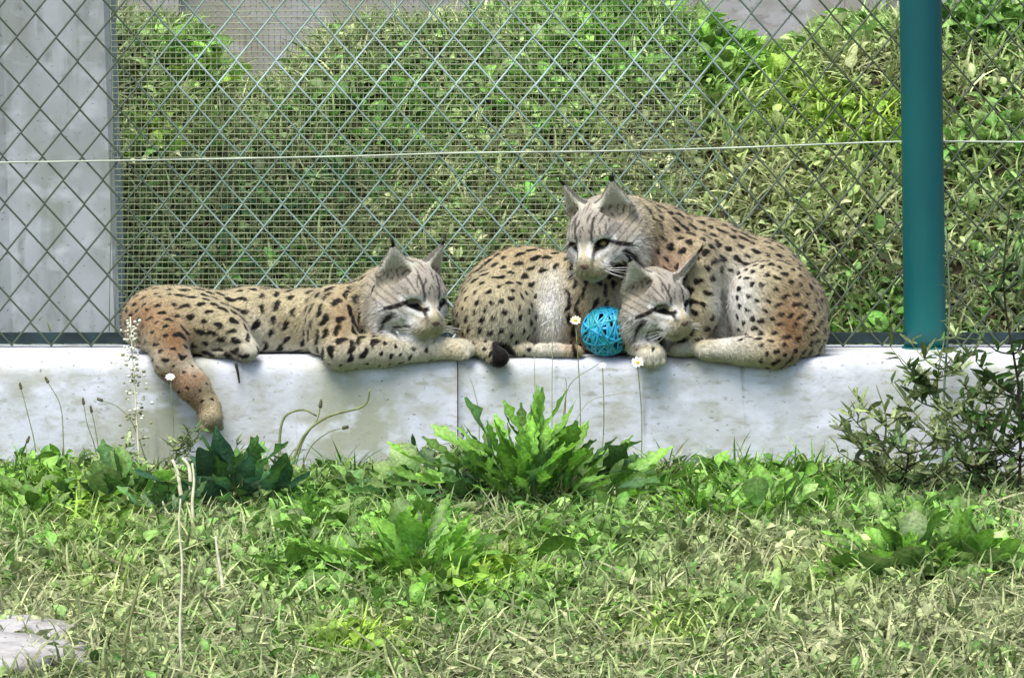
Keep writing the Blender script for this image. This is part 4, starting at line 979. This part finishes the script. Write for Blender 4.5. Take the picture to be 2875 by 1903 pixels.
bush('olive_weed', 'sparse olive weed nearest the crouching lynx at the wall end', 2460, 1080, -.34, 170, 13, 190, NARROW[:3], M_STEM_G, 1, (.028, .06), group=gb)
bush('olive_weed', 'bushy olive weed reaching the foot of the teal post', 2630, 960, -.30, 190, 16, 230, NARROW, M_STEM_G, 2, (.028, .06), group=gb, lean=20)
bush('olive_weed', 'leafy olive weed right of the teal post foot', 2745, 1050, -.36, 170, 15, 220, NARROW, M_STEM_G, 3, (.028, .06), group=gb)
bush('olive_weed', 'low tangled weed under the white daisy', 2540, 1230, -.45, 150, 12, 150, NARROW[:2] + [NARROW[3]], M_STEM_D, 4, (.02, .05), group=gb)
bush('olive_weed', 'low dark weed at the base of the tall dark stem', 2790, 1240, -.45, 150, 12, 150, NARROW, M_STEM_D, 5, (.02, .05), group=gb)
bush('tall_dark_weed', 'tall dark stemmed weed rising past the teal post', 2862, 560, -.45, 140, 22, 230, [NARROW[3], NARROW[1], NARROW[3]], M_STEM_D, 6, (.03, .065), lean=-25)
bush('tall_grey_weed', 'slender grey green weed in front of the teal post', 2650, 640, -.06, 60, 10, 80, [NARROW[2], NARROW[0]], mat_simple('stem_greygreen', (.14, .20, .15), .6, .3), 7, (.02, .045), lean=5)

bush('olive_weed', 'feathery olive weed wrapped round the pale dry stalks', 450, 1225, -.30, 120, 12, 130, NARROW, M_STEM_G, 8, (.018, .042))
bush('olive_weed', 'dull olive weed left of the blossom stalk', 310, 1265, -.30, 110, 11, 120, NARROW, M_STEM_G, 12, (.02, .045))
bush('olive_weed', 'dull olive weed left of the largest weed', 1205, 1265, -.32, 120, 12, 140, NARROW, M_STEM_D, 13, (.022, .05))
bush('olive_weed', 'wiry dark weed at the right foot of the largest weed', 1800, 1310, -.34, 110, 10, 90, NARROW, M_STEM_D, 14, (.02, .045))
bush('olive_weed', 'small brownish weed right of the arrow leaf plant', 770, 1290, -.30, 110, 9, 80, NARROW[:3], M_STEM_G, 9, (.018, .042))
# flowers
def daisy(name, label, px, py, y, rad, petal, centre, group='small flowers', base_py=None, wallfoot=False, face=(0, -.75, .65)):
    c = W(px, py, y); root = thing(name, label, 'flower', c, group); n = np.array(face, float); n /= np.linalg.norm(n); u = np.cross(n, [1, 0, 0.1]); u /= np.linalg.norm(u); v = np.cross(n, u); r = random.Random(int(px))
    k = 11
    for i in range(k):
        a = 2 * math.pi * i / k + r.gauss(0, .08); d = math.cos(a) * u + math.sin(a) * v; s_ = np.cross(n, d); L_ = rad * r.uniform(.85, 1.1)
        V = np.array([c + d * .2 * rad - s_ * .08 * rad, c + d * .2 * rad + s_ * .08 * rad, c + d * .65 * L_ + s_ * .22 * rad + n * .12 * rad, c + d * L_ + n * .1 * rad, c + d * .65 * L_ - s_ * .22 * rad + n * .12 * rad]); wobj('petal', V, [np.array([[0, 1, 2, 4]]), np.array([[4, 2, 3]])], petal, root)
    wobj('centre', *ell(c + n * .08 * rad, (rad * .33, rad * .33, rad * .26), 10, 6), centre, root)
    g = np.array([c[0] + r.gauss(0, .01), c[1] - .005, float(H(c[0], c[1]))]) if c[1] < 0 else np.array([c[0], c[1], ZT])
    V, F = tube(smoothpath([g, (g + c) / 2 + [.006, -.003, 0], c - n * .1 * rad], 4), .0013, 5); wobj('stem', V, F, M_STEM_G, root)
daisy('daisy', 'white daisy with yellow centre among the branching weeds', 2552, 1310, -.26, .0145, M_PETAL, M_YEL)
daisy('daisy', 'small white flower beside the dangling leg', 478, 1058, -.10, .012, M_PETAL, M_PETAL)
daisy('daisy', 'cream flower left of the blue ball', 1616, 900, -.045, .014, mat_simple('petal_cream', (.75, .70, .45), .6, .2), M_YEL)
daisy('daisy', 'yellow centred white flower before the paw right of the ball', 1790, 1018, -.065, .016, M_PETAL, M_YEL)
daisy('daisy', 'tiny white flower under the blue ball', 1692, 1026, -.07, .009, M_PETAL, M_PETAL)
daisy('daisy', 'white flower at the foot of the tall dark weed', 2806, 1402, -.3, .014, M_PETAL, M_PINK)
daisy('daisy', 'tiny white flower in front of the largest weed', 1325, 1450, -.5, .009, M_PETAL, M_YEL)
daisy('daisy', 'white flower on the leafy clump below the wall', 2262, 1425, -.45, .010, M_PETAL, M_YEL)
daisy('clover_flower', 'small pink flower beside the pale dry stalks', 566, 1462, -.45, .013, M_PINK, M_PETAL)

# background plants on the bank
def bankpt(px, py):
    d = _f + (px - CX) / FPX * _r - (py - CY) / FPX * _u; best = None
    for y in np.linspace(.42, 3.0, 400):
        P = CAM + d * ((y - CAM[1]) / d[1])
        if P[2] <= float(H(P[0], P[1])): break
    P[2] = float(H(P[0], P[1])); return P
bk = [(530, 230, 22, .16, [LOB[1], OVG[0], YOV[0]], 'bright green weed on the bank right of the pillar'), (1690, 150, 30, .17, LOB + OVG, 'large fresh green weed high on the bank'),
      (1800, 60, 24, .15, LOB, 'green weed at the crest of the bank above the alert lynx'), (1990, 170, 26, .13, OVG + LOB, 'mid green weed on the bank under the far wall'),
      (1580, 40, 22, .14, OVG, 'pale leafed weed at the bank crest'), (2330, 350, 26, .11, YOV, 'yellow green weed patch left of the teal post'), (2480, 400, 24, .11, YOV, 'yellow green weed touching the teal post'),
      (2190, 290, 20, .10, YOV + OVG, 'small yellow green weed on the sunny bank'), (2760, 70, 26, .17, LOBD + LOB, 'dark leafy weed high on the bank right of the post'), (2800, 560, 40, .10, NARROW + [OVG[1]], 'tall soft green weed behind the fence right of the post'),
      (420, 440, 22, .12, YOV + PALEDRY, 'yellowing weed beside the pillar'), (770, 620, 26, .16, LOBD + [ARUM], 'dark green weed behind the fine mesh'), (620, 760, 24, .15, LOBD + [ARUM], 'dark weed low behind the sleeping lynx'), (960, 540, 24, .15, LOBD + [ARUM2], 'dark bluish weed in the middle of the mesh'), (1010, 760, 20, .13, [ARUM, LOBD[0]], 'dark weed behind the sleeping lynx ears'),
      (1240, 690, 18, .10, PALEDRY, 'bleached dry leaves behind the fence above the sleeping lynx'), (360, 760, 16, .10, PALEDRY + [LOBD[0]], 'bleached dry leaves beside the foot of the pillar'), (350, 90, 20, .14, PALEDRY + [LOBD[0]], 'large dry leaves at the top beside the pillar'),
      (1110, 420, 24, .13, OVG + LOBD, 'mixed green weed in the centre of the bank'), (1330, 260, 22, .13, OVG + LOB, 'light green weed in the upper middle of the bank'), (2450, 940, 18, .10, OVG, 'green weed behind the bottom rail left of the post'), (1830, 500, 18, .11, PALEDRY, 'bleached dry leaves above the alert lynx back'), (2330, 640, 20, .11, PALEDRY + [NARROW[2]], 'sage and straw tuft behind the alert lynx rump')]
for k, (a, b, n, s_, ms, lab) in enumerate(bk): rosette('bank_weed', lab, bankpt(a, b), ms, int(n * 1.5), s_ * .68, (.1, 1.35), .10, 60 + k, 'weeds on the bank')

# pale stones in the lower left corner of the meadow
def stone(label, px, py, r, seed):
    q = np.random.default_rng(seed); V, F = ell((0, 0, 0), (1, 1, 1), 18, 12); n = V * 1.0
    d = 1 + .16 * np.sin(3 * n[:, 0] + q.uniform(0, 6)) * np.sin(2.5 * n[:, 1] + q.uniform(0, 6)) + .10 * np.sin(6 * n[:, 2] + 4 * n[:, 0] + q.uniform(0, 6)) + .05 * np.sin(11 * n[:, 1] + 9 * n[:, 0])
    V = np.sign(V) * np.abs(V) ** .85 * d[:, None] * np.array(r); b = gpt(px, py); o = obj('stone', mk_mesh('stone', V, F), M_STONE, None, b + np.array([0, 0, r[2] * .45])); o.rotation_euler = (0, 0, q.uniform(0, 3)); tag(o, label, 'stone', 'pale stones in the grass')
stone('largest pale flat stone half sunk in the straw', 60, 1868, (.12, .16, .035), 1)
stone('small rounded pale stone beside the largest stone', 170, 1885, (.07, .06, .03), 2)
stone('long low pale stone behind the largest stone', 60, 1800, (.13, .10, .022), 3)
